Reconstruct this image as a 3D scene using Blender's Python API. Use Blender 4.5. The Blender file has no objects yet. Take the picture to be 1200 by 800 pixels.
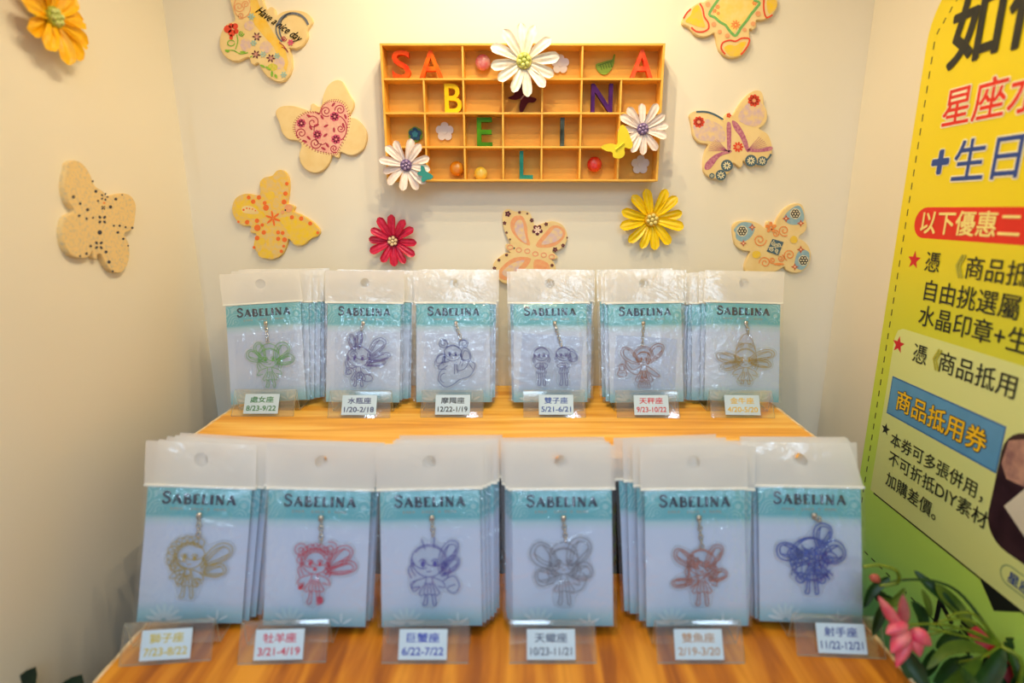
import bpy, bmesh, math, random
from math import sin, cos, pi, radians, atan, sqrt
from mathutils import Vector, Matrix, noise

random.seed(7)
C = bpy.context.scene.collection
SC = bpy.context.scene

# ------------------------------------------------------------------ camera, world, lights, exposure
PITCH = atan(155 / 650)
cp, sp = cos(PITCH), sin(PITCH)
cam_d = bpy.data.cameras.new('camera')
cam_d.sensor_width = 36.0
cam_d.lens = 650 / 1200 * 36
cam_d.shift_x = -8 / 1200
cam_d.clip_start = 0.01
cam_d.dof.use_dof = True
cam_d.dof.focus_distance = 0.625
cam_d.dof.aperture_fstop = 2.6
cam = bpy.data.objects.new('camera', cam_d)
cam.rotation_euler = (pi / 2 - PITCH, 0, 0)
C.objects.link(cam)
SC.camera = cam

SC.view_settings.view_transform = 'Standard'
SC.view_settings.look = 'None'
SC.view_settings.gamma = 1.0
SC.view_settings.use_curve_mapping = False
SC.view_settings.exposure = 0.51
SC.cycles.transparent_max_bounces = 40
SC.cycles.max_bounces = 10
SC.cycles.caustics_reflective = False
SC.cycles.caustics_refractive = False

w = bpy.data.worlds.new('world')
SC.world = w
w.use_nodes = True
bg = w.node_tree.nodes['Background']
bg.inputs[0].default_value = (0.80, 0.86, 1.0, 1)
bg.inputs[1].default_value = 0.30


def lamp(name, kind, loc, energy, color, size, rot=(0, 0, 0), size_y=None, spot=None):
    d = bpy.data.lights.new(name, kind)
    d.energy = energy
    d.color = color
    if kind == 'AREA':
        d.size = size
        if size_y:
            d.shape = 'RECTANGLE'
            d.size_y = size_y
    else:
        d.shadow_soft_size = size
    if kind == 'SPOT':
        d.spot_size = spot
        d.spot_blend = 1.0
    o = bpy.data.objects.new(name, d)
    o.location = loc
    o.rotation_euler = rot
    C.objects.link(o)
    return o


WARM = (1.0, 0.82, 0.53)
# row of small warm downlights under the booth ceiling
for lx, ly, le in ((-.02, .28, 1.0), (.03, .36, 1.0), (-.03, .43, .9), (.03, .50, .7), (-.02, .56, .5)):
    lamp('booth_downlight', 'SPOT', (lx, ly, 0.41), 1.80 * le, WARM, 0.004, (radians(16), 0, 0), spot=radians(165))
# cool shop ceiling fluorescents outside the booth, behind and above the camera
for lx in (-0.75, 0.05, 0.85):
    lamp('fluorescent_or_glint_lamp', 'AREA', (lx, -0.75, 1.60), 4.5, (0.58, 0.78, 1.0), 0.16, (radians(35), 0, 0), 1.2)
for lx in (-1.1, -0.35, 0.4, 1.15):  # farther row of lamps, added to put glints on the packet film
    lamp('fluorescent_or_glint_lamp', 'AREA', (lx, -2.6, 1.45), 5.0, (0.58, 0.78, 1.0), 0.05, (radians(60), 0, 0), 0.9)

# ------------------------------------------------------------------ materials


def lin(c):
    r = []
    for v in c[:3]:
        v = v / 255.0
        r.append(v / 12.92 if v <= 0.04045 else ((v + 0.055) / 1.055) ** 2.4)
    return (*r, 1.0)


_m = {}


def mat(name, c1, c2=None, scale=40.0, rough=0.6, metal=0.0, stretch=(1, 1, 1), bump=0.0, bscale=200.0,
        trans=0.0, lo=0.35, hi=0.65, sss=0.0, alpha=1.0, detail=3.0):
    if name in _m:
        return _m[name]
    m = bpy.data.materials.new(name)
    m.use_nodes = True
    nt = m.node_tree
    n = nt.nodes
    l = nt.links
    b = n['Principled BSDF']
    b.inputs['Roughness'].default_value = rough
    b.inputs['Metallic'].default_value = metal
    b.inputs['Transmission Weight'].default_value = trans
    b.inputs['Alpha'].default_value = alpha
    tc = n.new('ShaderNodeTexCoord')
    mp = n.new('ShaderNodeMapping')
    mp.inputs['Scale'].default_value = stretch
    l.new(tc.outputs['Object'], mp.inputs[0])
    nz = n.new('ShaderNodeTexNoise')
    nz.inputs['Scale'].default_value = scale
    nz.inputs['Detail'].default_value = detail
    l.new(mp.outputs[0], nz.inputs['Vector'])
    cr = n.new('ShaderNodeValToRGB')
    cr.color_ramp.elements[0].position = lo
    cr.color_ramp.elements[1].position = hi
    if c2 is None:
        c2 = tuple(min(255, v * 1.03 + 2) for v in c1)
    cr.color_ramp.elements[0].color = lin(c1)
    cr.color_ramp.elements[1].color = lin(c2)
    l.new(nz.outputs['Fac'], cr.inputs[0])
    l.new(cr.outputs[0], b.inputs['Base Color'])
    if bump:
        nb = n.new('ShaderNodeTexNoise')
        nb.inputs['Scale'].default_value = bscale
        l.new(mp.outputs[0], nb.inputs['Vector'])
        bp = n.new('ShaderNodeBump')
        bp.inputs['Strength'].default_value = bump
        bp.inputs['Distance'].default_value = 0.001
        l.new(nb.outputs['Fac'], bp.inputs['Height'])
        l.new(bp.outputs[0], b.inputs['Normal'])
    _m[name] = m
    return m


def wood(name, ca, cb, cc, stretch, scale=1.0, rough=0.45):
    m = bpy.data.materials.new(name)
    m.use_nodes = True
    nt = m.node_tree
    n = nt.nodes
    l = nt.links
    b = n['Principled BSDF']
    b.inputs['Roughness'].default_value = rough
    tc = n.new('ShaderNodeTexCoord')
    mp = n.new('ShaderNodeMapping')
    mp.inputs['Scale'].default_value = stretch
    l.new(tc.outputs['Object'], mp.inputs[0])
    n1 = n.new('ShaderNodeTexNoise')
    n1.inputs['Scale'].default_value = scale
    n1.inputs['Detail'].default_value = 6
    n1.inputs['Distortion'].default_value = 0.6
    l.new(mp.outputs[0], n1.inputs['Vector'])
    cr = n.new('ShaderNodeValToRGB')
    e = cr.color_ramp.elements
    e[0].position = 0.34
    e[0].color = lin(ca)
    e[1].position = 0.66
    e[1].color = lin(cc)
    k = e.new(0.48)
    k.color = lin(cb)
    l.new(n1.outputs['Fac'], cr.inputs[0])
    l.new(cr.outputs[0], b.inputs['Base Color'])
    bp = n.new('ShaderNodeBump')
    bp.inputs['Strength'].default_value = 0.25
    bp.inputs['Distance'].default_value = 0.0006
    l.new(n1.outputs['Fac'], bp.inputs['Height'])
    l.new(bp.outputs[0], b.inputs['Normal'])
    return m


def film(name, tint, haze, haze_col, f0, f1, rough, bump=0.0, bscale=60.0):
    """thin clear plastic: see-through, fresnel-like gloss, a little milky haze"""
    m = bpy.data.materials.new(name)
    m.use_nodes = True
    nt = m.node_tree
    n = nt.nodes
    l = nt.links
    n.remove(n['Principled BSDF'])
    out = n['Material Output']
    tr = n.new('ShaderNodeBsdfTransparent')
    tr.inputs[0].default_value = (*tint, 1)
    gl = n.new('ShaderNodeBsdfGlossy')
    gl.inputs['Roughness'].default_value = rough
    gl.inputs[0].default_value = (1, 1, 1, 1)
    df = n.new('ShaderNodeBsdfDiffuse')
    df.inputs[0].default_value = lin(haze_col)
    tl = n.new('ShaderNodeBsdfTranslucent')
    tl.inputs[0].default_value = lin(haze_col)
    mh = n.new('ShaderNodeMixShader')
    mh.inputs[0].default_value = 0.42
    l.new(df.outputs[0], mh.inputs[1])
    l.new(tl.outputs[0], mh.inputs[2])
    m1 = n.new('ShaderNodeMixShader')
    m1.inputs[0].default_value = haze
    l.new(tr.outputs[0], m1.inputs[1])
    l.new(mh.outputs[0], m1.inputs[2])
    lw = n.new('ShaderNodeLayerWeight')
    lw.inputs[0].default_value = 0.5
    pw = n.new('ShaderNodeMath')
    pw.operation = 'POWER'
    pw.inputs[1].default_value = 4.0
    l.new(lw.outputs['Facing'], pw.inputs[0])
    mr = n.new('ShaderNodeMapRange')
    mr.inputs[3].default_value = f0
    mr.inputs[4].default_value = f1
    l.new(pw.outputs[0], mr.inputs[0])
    m2 = n.new('ShaderNodeMixShader')
    l.new(mr.outputs[0], m2.inputs[0])
    l.new(m1.outputs[0], m2.inputs[1])
    l.new(gl.outputs[0], m2.inputs[2])
    l.new(m2.outputs[0], out.inputs[0])
    if bump:
        tc = n.new('ShaderNodeTexCoord')
        nb = n.new('ShaderNodeTexNoise')
        nb.inputs['Scale'].default_value = bscale
        nb.inputs['Detail'].default_value = 2
        nb.inputs['Distortion'].default_value = 1.5
        l.new(tc.outputs['Object'], nb.inputs['Vector'])
        bp = n.new('ShaderNodeBump')
        bp.inputs['Strength'].default_value = bump
        bp.inputs['Distance'].default_value = 0.002
        l.new(nb.outputs['Fac'], bp.inputs['Height'])
        l.new(bp.outputs[0], gl.inputs['Normal'])
        l.new(bp.outputs[0], lw.inputs['Normal'])
    return m


M_wall = mat('wall_paint', (236, 228, 208), (240, 232, 213), scale=3, rough=0.55)
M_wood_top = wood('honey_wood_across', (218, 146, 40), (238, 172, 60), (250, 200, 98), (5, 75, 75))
M_wood_low = wood('honey_wood_lengthwise_shaded', (150, 80, 6), (186, 108, 12), (220, 146, 36), (60, 5, 60))  # darker tones: shade on the lower step is put into its colour
M_edge = mat('pale_chipped_edge', (236, 214, 176), (214, 180, 130), scale=150, rough=0.8, bump=0.6)
M_dark = mat('dark_board', (22, 18, 15), (30, 25, 20), rough=0.9)
M_board = mat('butterfly_plywood', (238, 206, 140), (244, 216, 156), scale=60, rough=0.55)
M_box = wood('cubby_wood', (232, 170, 56), (240, 182, 70), (246, 192, 84), (12, 60, 60), rough=0.5)
M_boxback = mat('cubby_back_board', (226, 172, 66), (232, 180, 76), scale=30, rough=0.6)
M_film = film('clear_sleeve_film', (0.98, 0.985, 1.0), 0.03, (215, 230, 250), 0.085, 1.0, 0.09, 0.7, 90)
M_tab = film('frosted_hang_tab', (0.96, 0.97, 0.97), 0.74, (252, 250, 246), 0.05, 0.5, 0.14, 0.45, 45)
M_seam = mat('cream_fold', (240, 238, 226), rough=0.4)
M_pouch = film('inner_pouch_film', (0.92, 0.94, 0.985), 0.06, (190, 205, 230), 0.03, 0.35, 0.12, 0.4, 60)
M_acryl = film('clear_acrylic', (0.985, 0.99, 0.985), 0.02, (225, 232, 230), 0.07, 0.8, 0.05)
M_pouch2 = film('thin_pouch_film', (0.975, 0.98, 0.995), 0.03, (210, 220, 235), 0.03, 0.35, 0.12, 0.4, 60)
M_acedge = film('acrylic_edge_glow', (0.9, 0.93, 0.92), 0.55, (214, 222, 214), 0.1, 0.6, 0.1)  # paler milky haze paints in the glow of the cut edges
M_charm = film('charm_acrylic', (0.985, 0.99, 0.99), 0.03, (240, 244, 246), 0.035, 0.6, 0.06)
M_metal = mat('chain_metal', (205, 195, 170), (225, 215, 195), rough=0.25, metal=1.0)
M_navy = mat('navy_ink', (10, 32, 60))
M_tan = mat('tan_ink', (176, 150, 128))
M_label = mat('label_paper', (188, 212, 228), (196, 218, 232), rough=0.5)


def card_material():
    m = bpy.data.materials.new('printed_card')
    m.use_nodes = True
    nt = m.node_tree
    n = nt.nodes
    l = nt.links
    b = n['Principled BSDF']
    b.inputs['Roughness'].default_value = 0.5
    tc = n.new('ShaderNodeTexCoord')
    sx = n.new('ShaderNodeSeparateXYZ')
    l.new(tc.outputs['Object'], sx.inputs[0])
    mr = n.new('ShaderNodeMapRange')
    mr.inputs[1].default_value = 0.0
    mr.inputs[2].default_value = 0.110
    l.new(sx.outputs['Z'], mr.inputs[0])
    cr = n.new('ShaderNodeValToRGB')
    e = cr.color_ramp.elements
    e[0].position = 0.0
    e[0].color = lin((112, 178, 196))
    e[1].position = 1.0
    e[1].color = lin((104, 186, 196))
    for p, c in ((0.07, (150, 200, 214)), (0.16, (194, 212, 234)), (0.40, (202, 216, 240)), (0.70, (196, 212, 238)),
                 (0.755, (176, 208, 222)), (0.79, (104, 182, 194)), (0.795, (92, 176, 188))):
        k = e.new(p)
        k.color = lin(c)
    l.new(mr.outputs[0], cr.inputs[0])
    # faint damask rings in the teal header
    vo = n.new('ShaderNodeTexVoronoi')
    vo.inputs['Scale'].default_value = 75
    l.new(tc.outputs['Object'], vo.inputs['Vector'])
    wv = n.new('ShaderNodeMath')
    wv.operation = 'SINE'
    ml = n.new('ShaderNodeMath')
    ml.operation = 'MULTIPLY'
    ml.inputs[1].default_value = 34
    l.new(vo.outputs['Distance'], ml.inputs[0])
    l.new(ml.outputs[0], wv.inputs[0])
    gt = n.new('ShaderNodeMath')
    gt.operation = 'GREATER_THAN'
    gt.inputs[1].default_value = 0.3
    l.new(wv.outputs[0], gt.inputs[0])
    hd = n.new('ShaderNodeMapRange')
    hd.inputs[1].default_value = 0.0875
    hd.inputs[2].default_value = 0.0880
    l.new(sx.outputs['Z'], hd.inputs[0])
    ax = n.new('ShaderNodeMath')
    ax.operation = 'ABSOLUTE'
    l.new(sx.outputs['X'], ax.inputs[0])
    sd = n.new('ShaderNodeMapRange')
    sd.inputs[1].default_value = 0.024
    sd.inputs[2].default_value = 0.034
    l.new(ax.outputs[0], sd.inputs[0])
    k1 = n.new('ShaderNodeMath')
    k1.operation = 'MULTIPLY'
    l.new(gt.outputs[0], k1.inputs[0])
    l.new(hd.outputs[0], k1.inputs[1])
    k2 = n.new('ShaderNodeMath')
    k2.operation = 'MULTIPLY'
    l.new(k1.outputs[0], k2.inputs[0])
    l.new(sd.outputs[0], k2.inputs[1])
    k3 = n.new('ShaderNodeMath')
    k3.operation = 'MULTIPLY'
    k3.inputs[1].default_value = 0.45
    l.new(k2.outputs[0], k3.inputs[0])
    mx = n.new('ShaderNodeMixRGB')
    l.new(k3.outputs[0], mx.inputs[0])
    l.new(cr.outputs[0], mx.inputs[1])
    mx.inputs[2].default_value = lin((188, 222, 226))
    l.new(mx.outputs[0], b.inputs['Base Color'])
    return m


M_card = card_material()

# ------------------------------------------------------------------ object helpers


def link(name, me, m=None, parent=None, smooth=False):
    o = bpy.data.objects.new(name, me)
    C.objects.link(o)
    if m is not None and not me.materials:
        me.materials.append(m)
    if smooth:
        for p in me.polygons:
            p.use_smooth = True
    if parent:
        o.parent = parent
    return o


def mesh(name, verts, faces):
    me = bpy.data.meshes.new(name)
    me.from_pydata([tuple(v) for v in verts], [], faces)
    me.update()
    return me


def from_bm(name, bm):
    me = bpy.data.meshes.new(name)
    bm.normal_update()
    bm.to_mesh(me)
    bm.free()
    return me


def tag(o, label, cat, group=None):
    o['label'] = label
    o['category'] = cat
    if group:
        o['group'] = group
    return o


def thing(name, label, cat, loc=(0, 0, 0), rot=(0, 0, 0), group=None):
    o = bpy.data.objects.new(name, None)
    o.empty_display_size = 0.01
    C.objects.link(o)
    o.location = loc
    o.rotation_euler = rot
    return tag(o, label, cat, group)


def struct(name, me, m):
    o = link(name, me, m)
    o['kind'] = 'structure'
    return o


def box_bm(bm, x0, x1, y0, y1, z0, z1):
    v = [bm.verts.new(p) for p in ((x0, y0, z0), (x1, y0, z0), (x1, y1, z0), (x0, y1, z0),
                                   (x0, y0, z1), (x1, y0, z1), (x1, y1, z1), (x0, y1, z1))]
    for f in ((0, 3, 2, 1), (4, 5, 6, 7), (0, 1, 5, 4), (1, 2, 6, 5), (2, 3, 7, 6), (3, 0, 4, 7)):
        bm.faces.new([v[i] for i in f])


def box(name, x0, x1, y0, y1, z0, z1, bevel=0.0):
    bm = bmesh.new()
    box_bm(bm, x0, x1, y0, y1, z0, z1)
    if bevel:
        bmesh.ops.bevel(bm, geom=bm.edges[:], offset=bevel, segments=2, affect='EDGES', profile=0.5)
    return from_bm(name, bm)


def ribbon(strokes, wd, fn, verts, faces):
    """strokes: lists of 2-D points (optionally (points,width)); fn maps (u,v) -> 3-D point"""
    for s in strokes:
        ww = wd
        if isinstance(s, tuple):
            s, ww = s
        n = len(s)
        if n < 2:
            continue
        b = len(verts)
        for i, (x, y) in enumerate(s):
            a = s[max(0, i - 1)]
            c = s[min(n - 1, i + 1)]
            dx, dy = c[0] - a[0], c[1] - a[1]
            L = sqrt(dx * dx + dy * dy) or 1
            nx, ny = -dy / L * ww / 2, dx / L * ww / 2
            verts.append(fn(x + nx, y + ny))
            verts.append(fn(x - nx, y - ny))
        for i in range(n - 1):
            faces.append((b + 2 * i, b + 2 * i + 1, b + 2 * i + 3, b + 2 * i + 2))


def tube(bm, pts, r, seg=7, r_end=None, cap=True):
    pts = [Vector(p) for p in pts]
    n = len(pts)
    rings = []
    up = Vector((0.13, 0.2, 1)).normalized()
    for i, p in enumerate(pts):
        d = (pts[min(i + 1, n - 1)] - pts[max(i - 1, 0)]).normalized()
        a = d.cross(up)
        if a.length < 0.05:
            a = d.cross(Vector((1, 0, 0)))
        a.normalize()
        b = d.cross(a).normalized()
        rr = r if r_end is None else r + (r_end - r) * i / (n - 1)
        rings.append([bm.verts.new(p + (a * cos(2 * pi * k / seg) + b * sin(2 * pi * k / seg)) * rr) for k in range(seg)])
    for i in range(n - 1):
        for k in range(seg):
            bm.faces.new((rings[i][k], rings[i][(k + 1) % seg], rings[i + 1][(k + 1) % seg], rings[i + 1][k]))
    if cap:
        bm.faces.new(rings[0][::-1])
        bm.faces.new(rings[-1])


def smooth_loop(pts, sub=4, closed=True):
    n = len(pts)
    out = []
    rng = n if closed else n - 1
    for i in range(rng):
        if closed:
            p0, p1, p2, p3 = pts[(i - 1) % n], pts[i], pts[(i + 1) % n], pts[(i + 2) % n]
        else:
            p0, p1, p2, p3 = pts[max(i - 1, 0)], pts[i], pts[i + 1], pts[min(i + 2, n - 1)]
        for k in range(sub):
            t = k / sub
            o = []
            for a, b, c, d in zip(p0, p1, p2, p3):
                o.append(0.5 * (2 * b + (c - a) * t + (2 * a - 5 * b + 4 * c - d) * t * t + (3 * b - a - 3 * c + d) * t ** 3))
            out.append(tuple(o))
    if not closed:
        out.append(tuple(pts[-1]))
    return out


def arc(cx, cy, rx, ry, a0, a1, n=12, rot=0.0):
    r = []
    for i in range(n + 1):
        a = radians(a0 + (a1 - a0) * i / n)
        x, y = rx * cos(a), ry * sin(a)
        c, s = cos(rot), sin(rot)
        r.append((cx + x * c - y * s, cy + x * s + y * c))
    return r


def spiral(cx, cy, r, turns=1.6, a0=0, n=22, sgn=1):
    return [(cx + r * (1 - 0.85 * i / n) * cos(a0 + sgn * turns * 2 * pi * i / n),
             cy + r * (1 - 0.85 * i / n) * sin(a0 + sgn * turns * 2 * pi * i / n)) for i in range(n + 1)]


# text: a Blender text object turned into a mesh, laid in the local x/y plane
_tcache = {}


def text_mesh(body, size, m, bold=0.0, extrude=0.0, align='LEFT', shear=0.0, spacing=1.0):
    cu = bpy.data.curves.new('text', 'FONT')
    cu.body = body
    cu.size = size
    if extrude:
        cu.offset = bold * size
    cu.extrude = extrude
    cu.align_x = align
    cu.shear = shear
    cu.space_character = spacing
    cu.resolution_u = 4
    o = bpy.data.objects.new('text', cu)
    C.objects.link(o)
    dg = bpy.context.evaluated_depsgraph_get()
    me = bpy.data.meshes.new_from_object(o.evaluated_get(dg))
    bpy.data.objects.remove(o)
    bpy.data.curves.remove(cu)
    me.name = 'text'
    if bold and not extrude:          # heavier strokes: shifted copies of the flat glyphs
        bm = bmesh.new()
        nd = 8 if bold > .03 else 4
        for k in range(nd):
            t = me.copy()
            a = 2 * pi * (k + .5) / nd
            t.transform(Matrix.Translation((bold * size * .8 * cos(a), bold * size * .8 * sin(a), k * 2e-7)))
            bm.from_mesh(t)
            bpy.data.meshes.remove(t)
        bm.to_mesh(me)
        bm.free()
    me.materials.clear()
    me.materials.append(m)
    return me


def fit(me, x0, x1, y0, y1):
    xs = [v.co.x for v in me.vertices]
    ys = [v.co.y for v in me.vertices]
    a, b, c, d = min(xs), max(xs), min(ys), max(ys)
    for v in me.vertices:
        v.co.x = x0 + (v.co.x - a) / (b - a) * (x1 - x0)
        v.co.y = y0 + (v.co.y - c) / (d - c) * (y1 - y0)
    return me


FRONT = Matrix(((1, 0, 0), (0, 0, -1), (0, 1, 0)))      # local x/y plane -> x/z plane facing -Y
SIDE = Matrix(((0, 0, -1), (-1, 0, 0), (0, 1, 0)))      # -> right wall, text runs towards -Y, faces -X


def xf(me, rot3, off):
    me.transform(Matrix.Translation(off) @ rot3.to_4x4())
    return me


# ------------------------------------------------------------------ the booth (setting)
WX, WY = 0.384, 0.667
WT = 0.02
ZC, ZB = 0.43, -1.5
struct('wall_back', box('wall_back', -WX - WT, WX + WT, WY, WY + WT, ZB, ZC), M_wall)
struct('wall_left', box('wall_left', -WX - WT, -WX, 0.05, WY, ZB, ZC), M_wall)
struct('wall_right', box('wall_right', WX, WX + WT, 0.05, WY, ZB, ZC), M_wall)
struct('ceiling', box('ceiling', -WX - WT, WX + WT, 0.05, WY + WT, ZC, ZC + WT), M_wall)
M_floor = mat('floor_tile', (120, 110, 100), rough=0.5)
struct('floor', box('floor', -1.5, 1.5, -1.5, 1.2, ZB - 0.02, ZB), M_floor)

# display furniture
SZ_U, SZ_L = -0.215, -0.335
CT = -0.62
counter = thing('counter', 'dark counter below the wooden display steps, almost hidden', 'counter', (0, 0.40, ZB))
link('body', box('body', -WX, WX, -0.20, WY - 0.401, 0, CT - ZB - 0.02), M_dark, counter)
link('worktop', box('worktop', -WX, WX, -0.22, WY - 0.401, CT - ZB - 0.02, CT - ZB, 0.002), M_dark, counter)


def shelf(name, label, x0, x1, y0, y1, z, m, body_y0):
    t = thing(name, label, 'shelf', ((x0 + x1) / 2, (y0 + y1) / 2, z))
    cx, cy = (x0 + x1) / 2, (y0 + y1) / 2
    top = link('board', box('board', x0 - cx, x1 - cx, y0 - cy, y1 - cy, -0.012, 0, 0.0008), m, t)
    # ragged pale edge strips where the wood-print sheet ends
    for sgn, xe in ((-1, x0 - cx), (1, x1 - cx)):
        bm = bmesh.new()
        n = 40
        prev = None
        for i in range(n + 1):
            y = (y0 - cy) + (y1 - y0) * i / n
            o = 0.0016 * noise.noise(Vector((y * 90, xe * 9, 3))) + 0.0012
            a = [bm.verts.new((xe - sgn * 0.0012, y, 0.0002)), bm.verts.new((xe + sgn * o, y, 0.0004)),
                 bm.verts.new((xe + sgn * o * 0.7, y, -0.0125)), bm.verts.new((xe - sgn * 0.0012, y, -0.0125))]
            if prev:
                for k in range(4):
                    bm.faces.new((prev[k], prev[(k + 1) % 4], a[(k + 1) % 4], a[k]))
            prev = a
        link('edge_strip', from_bm('edge_strip', bm), M_edge, t)
    return t


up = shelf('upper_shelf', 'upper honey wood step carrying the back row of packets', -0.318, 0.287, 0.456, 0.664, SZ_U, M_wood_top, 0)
link('void_panel', box('void_panel', -0.300, 0.270, -0.101, 0.098, SZ_L - SZ_U + 0.0, -0.0125), M_dark, up)  # added black panel stands in for the dark void under the step
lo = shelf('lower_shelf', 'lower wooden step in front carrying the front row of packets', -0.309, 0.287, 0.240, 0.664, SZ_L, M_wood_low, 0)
link('base', box('base', -0.290, 0.268, -0.19, 0.20, CT - SZ_L, -0.0125), M_dark, lo)


def bpt(px, py, Y=0.662):
    """photo pixel -> point on a plane parallel to the back wall"""
    dx, dy = (px - 608) / 650, -(py - 400) / 650
    t = Y / (cp + dy * sp)
    return Vector((t * dx, Y, t * (dy * cp - sp)))


def lpt(px, py, X):
    dx, dy = (px - 608) / 650, -(py - 400) / 650
    t = X / dx
    return Vector((X, t * (cp + dy * sp), t * (dy * cp - sp)))


def dpt(px, py, t):
    dx, dy = (px - 608) / 650, -(py - 400) / 650
    return Vector((t * dx, t * (cp + dy * sp), t * (dy * cp - sp)))


# ------------------------------------------------------------------ wooden butterflies


class Board:
    """a sawn plywood butterfly lying on a wall; prints are thin flat marks on its face"""

    def __init__(self, ox, oy, sc, pts, label, wall='back', base=None, th=0.005):
        self.ox, self.oy, self.sc = ox, oy, sc
        self.wall = wall
        loop = smooth_loop(pts, 4)
        F = [self.at(x, y, 0) for x, y in loop]
        cen = sum(F, Vector()) / len(F)
        self.cen = cen
        self.nrm = Vector((0, -1, 0)) if wall == 'back' else Vector((1, 0, 0))
        root_loc = cen - self.nrm * th
        self.root = thing('wooden_butterfly', label, 'decoration', root_loc, (0, 0, 0), 'wooden butterflies on the walls')
        bm = bmesh.new()
        fr = [bm.verts.new(p - root_loc) for p in F]
        f = bm.faces.new(fr)
        r = bmesh.ops.extrude_face_region(bm, geom=[f])
        vs = [g for g in r['geom'] if isinstance(g, bmesh.types.BMVert)]
        bmesh.ops.translate(bm, verts=vs, vec=-self.nrm * th)
        bmesh.ops.recalc_face_normals(bm, faces=bm.faces[:])
        ed = [e for e in bm.edges if all(abs((v.co).dot(self.nrm) - th) < 1e-5 for v in e.verts) and len(e.link_faces) == 2
              and any(len(q.verts) > 4 for q in e.link_faces)]
        bmesh.ops.bevel(bm, geom=ed, offset=0.0006, segments=2, affect='EDGES')
        self.root_loc = root_loc
        link('board', from_bm('board', bm), base or M_board, self.root)
        self.lay = 0

    def at(self, x, y, lift):
        px, py = self.ox + x / self.sc, self.oy + y / self.sc
        if self.wall == 'back':
            p = bpt(px, py, 0.662)
            p.y -= lift
        else:
            p = lpt(px, py, -0.379)
            p.x += lift
        return p

    def mark(self, name, m, polys=(), strokes=(), wd=6, lift=None):
        self.lay += 1
        if lift is None:
            lift = 0.0001 + 0.00004 * self.lay
        if 2 <= len(polys) <= 4 and not strokes and all(max(p[0] for p in q) - min(p[0] for p in q) > 60 for q in polys):
            self.lay -= 1
            for q in polys:
                o = self.mark(name, m, [q], lift=lift)
            return o
        vs, fs = [], []
        fn = lambda x, y: self.at(x, y, lift) - self.root_loc
        for p in polys:
            b = len(vs)
            vs += [fn(x, y) for x, y in p]
            fs.append(tuple(range(b, b + len(p))))
        ribbon(strokes, wd, fn, vs, fs)
        o = link(name, mesh(name, vs, fs), m, self.root)
        if len(polys) + len(strokes) > 1:
            o['kind'] = 'stuff'       # dozens of tiny stamped marks
        return o


def disc(cx, cy, r, n=10, ry=None, rot=0):
    return arc(cx, cy, r, ry or r, 0, 360 - 360 / n, n - 1, rot)


def petals(cx, cy, r, n, wd=0.42, a0=0.0, inner=0.15):
    out = []
    for k in range(n):
        a = a0 + 2 * pi * k / n
        L = r * (1 - inner)
        mx, my = cx + (r * inner + L / 2) * cos(a), cy + (r * inner + L / 2) * sin(a)
        out.append(arc(mx, my, L / 2, r * wd / 2, 0, 324, 9, a))
    return out


def star(cx, cy, r, n=5, inner=0.42, a0=-pi / 2):
    return [(cx + (r if k % 2 == 0 else r * inner) * cos(a0 + pi * k / n),
             cy + (r if k % 2 == 0 else r * inner) * sin(a0 + pi * k / n)) for k in range(2 * n)]


INK = lambda n, c, c2=None, s=400: mat('ink_' + n, c, c2, scale=s, rough=0.6)
I_red = INK('red', (226, 72, 44))
I_crim = INK('crimson', (176, 44, 70))
I_pink = INK('pink', (232, 140, 140), (236, 170, 160))
I_rose = INK('rose', (216, 84, 116))
I_black = INK('black', (34, 34, 40))
I_grey = INK('grey', (104, 110, 122))
I_green = INK('green', (110, 176, 50), (160, 200, 70))
I_lime = INK('lime', (196, 204, 60), (226, 200, 90))
I_teal = INK('pale_teal', (160, 196, 186))
I_orange = INK('orange', (240, 132, 60), (244, 160, 90))
I_dorange = INK('deep_orange', (240, 112, 40))
I_yel = INK('yellow', (246, 206, 40), (240, 200, 90), 250)
I_amber = INK('amber', (248, 196, 60), (246, 206, 100), 120)
I_lil = INK('lilac', (214, 184, 190), (238, 206, 150), 180)
I_mar = INK('maroon', (96, 24, 44))
I_purp = INK('purple', (176, 88, 128), (206, 140, 150), 500)
I_blue = INK('dusty_blue', (140, 176, 190), (160, 190, 196), 300)
I_slate = INK('slate', (62, 92, 112), (84, 110, 120), 500)
I_white = INK('white', (240, 236, 224))
I_brick = INK('brick', (196, 92, 52))
I_sal = INK('salmon', (240, 160, 110), (240, 176, 120), 300)

# 1 top left, printed greeting
b = Board(250, 0, 7.616, [(150, 0), (172, 90), (190, 180), (120, 215), (70, 290), (55, 390), (85, 480), (150, 535), (220, 545),
          (290, 515), (322, 518), (335, 560), (365, 578), (400, 560), (425, 610), (480, 680), (560, 725), (620, 725), (670, 680),
          (700, 600), (695, 500), (678, 432), (740, 435), (800, 400), (840, 330), (838, 270), (880, 200), (870, 150), (810, 105),
          (710, 90), (620, 105), (560, 135), (545, 80), (510, 60), (475, 85), (445, 20), (430, -50), (400, -130), (340, -190),
          (260, -190), (180, -140), (145, -60)],
          'wooden butterfly at top left of back wall printed with a black greeting and red flowers')
b.mark('painted_band', I_amber, [[(330, -60), (380, -40), (440, 130), (560, 330), (640, 430), (670, 560), (650, 640), (600, 560), (540, 420), (440, 310), (370, 220), (330, 100)]])
b.mark('lilac_patch', I_lil, [disc(320, 230, 45), disc(290, 400, 50, ry=60), disc(470, 420, 55), disc(590, 560, 50, ry=60)])
b.mark('orange_outline', I_sal, strokes=[spiral(230, 60, 50), spiral(290, 40, 35, a0=2), arc(260, 60, 75, 100, 0, 340, 16), spiral(250, 140, 30, a0=1)], wd=7)
b.mark('red_flower', I_red, [disc(130, 260, 36), disc(195, 235, 28), disc(160, 230, 22), disc(165, 295, 32), disc(205, 280, 22), disc(160, 335, 16, ry=26)])
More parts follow.
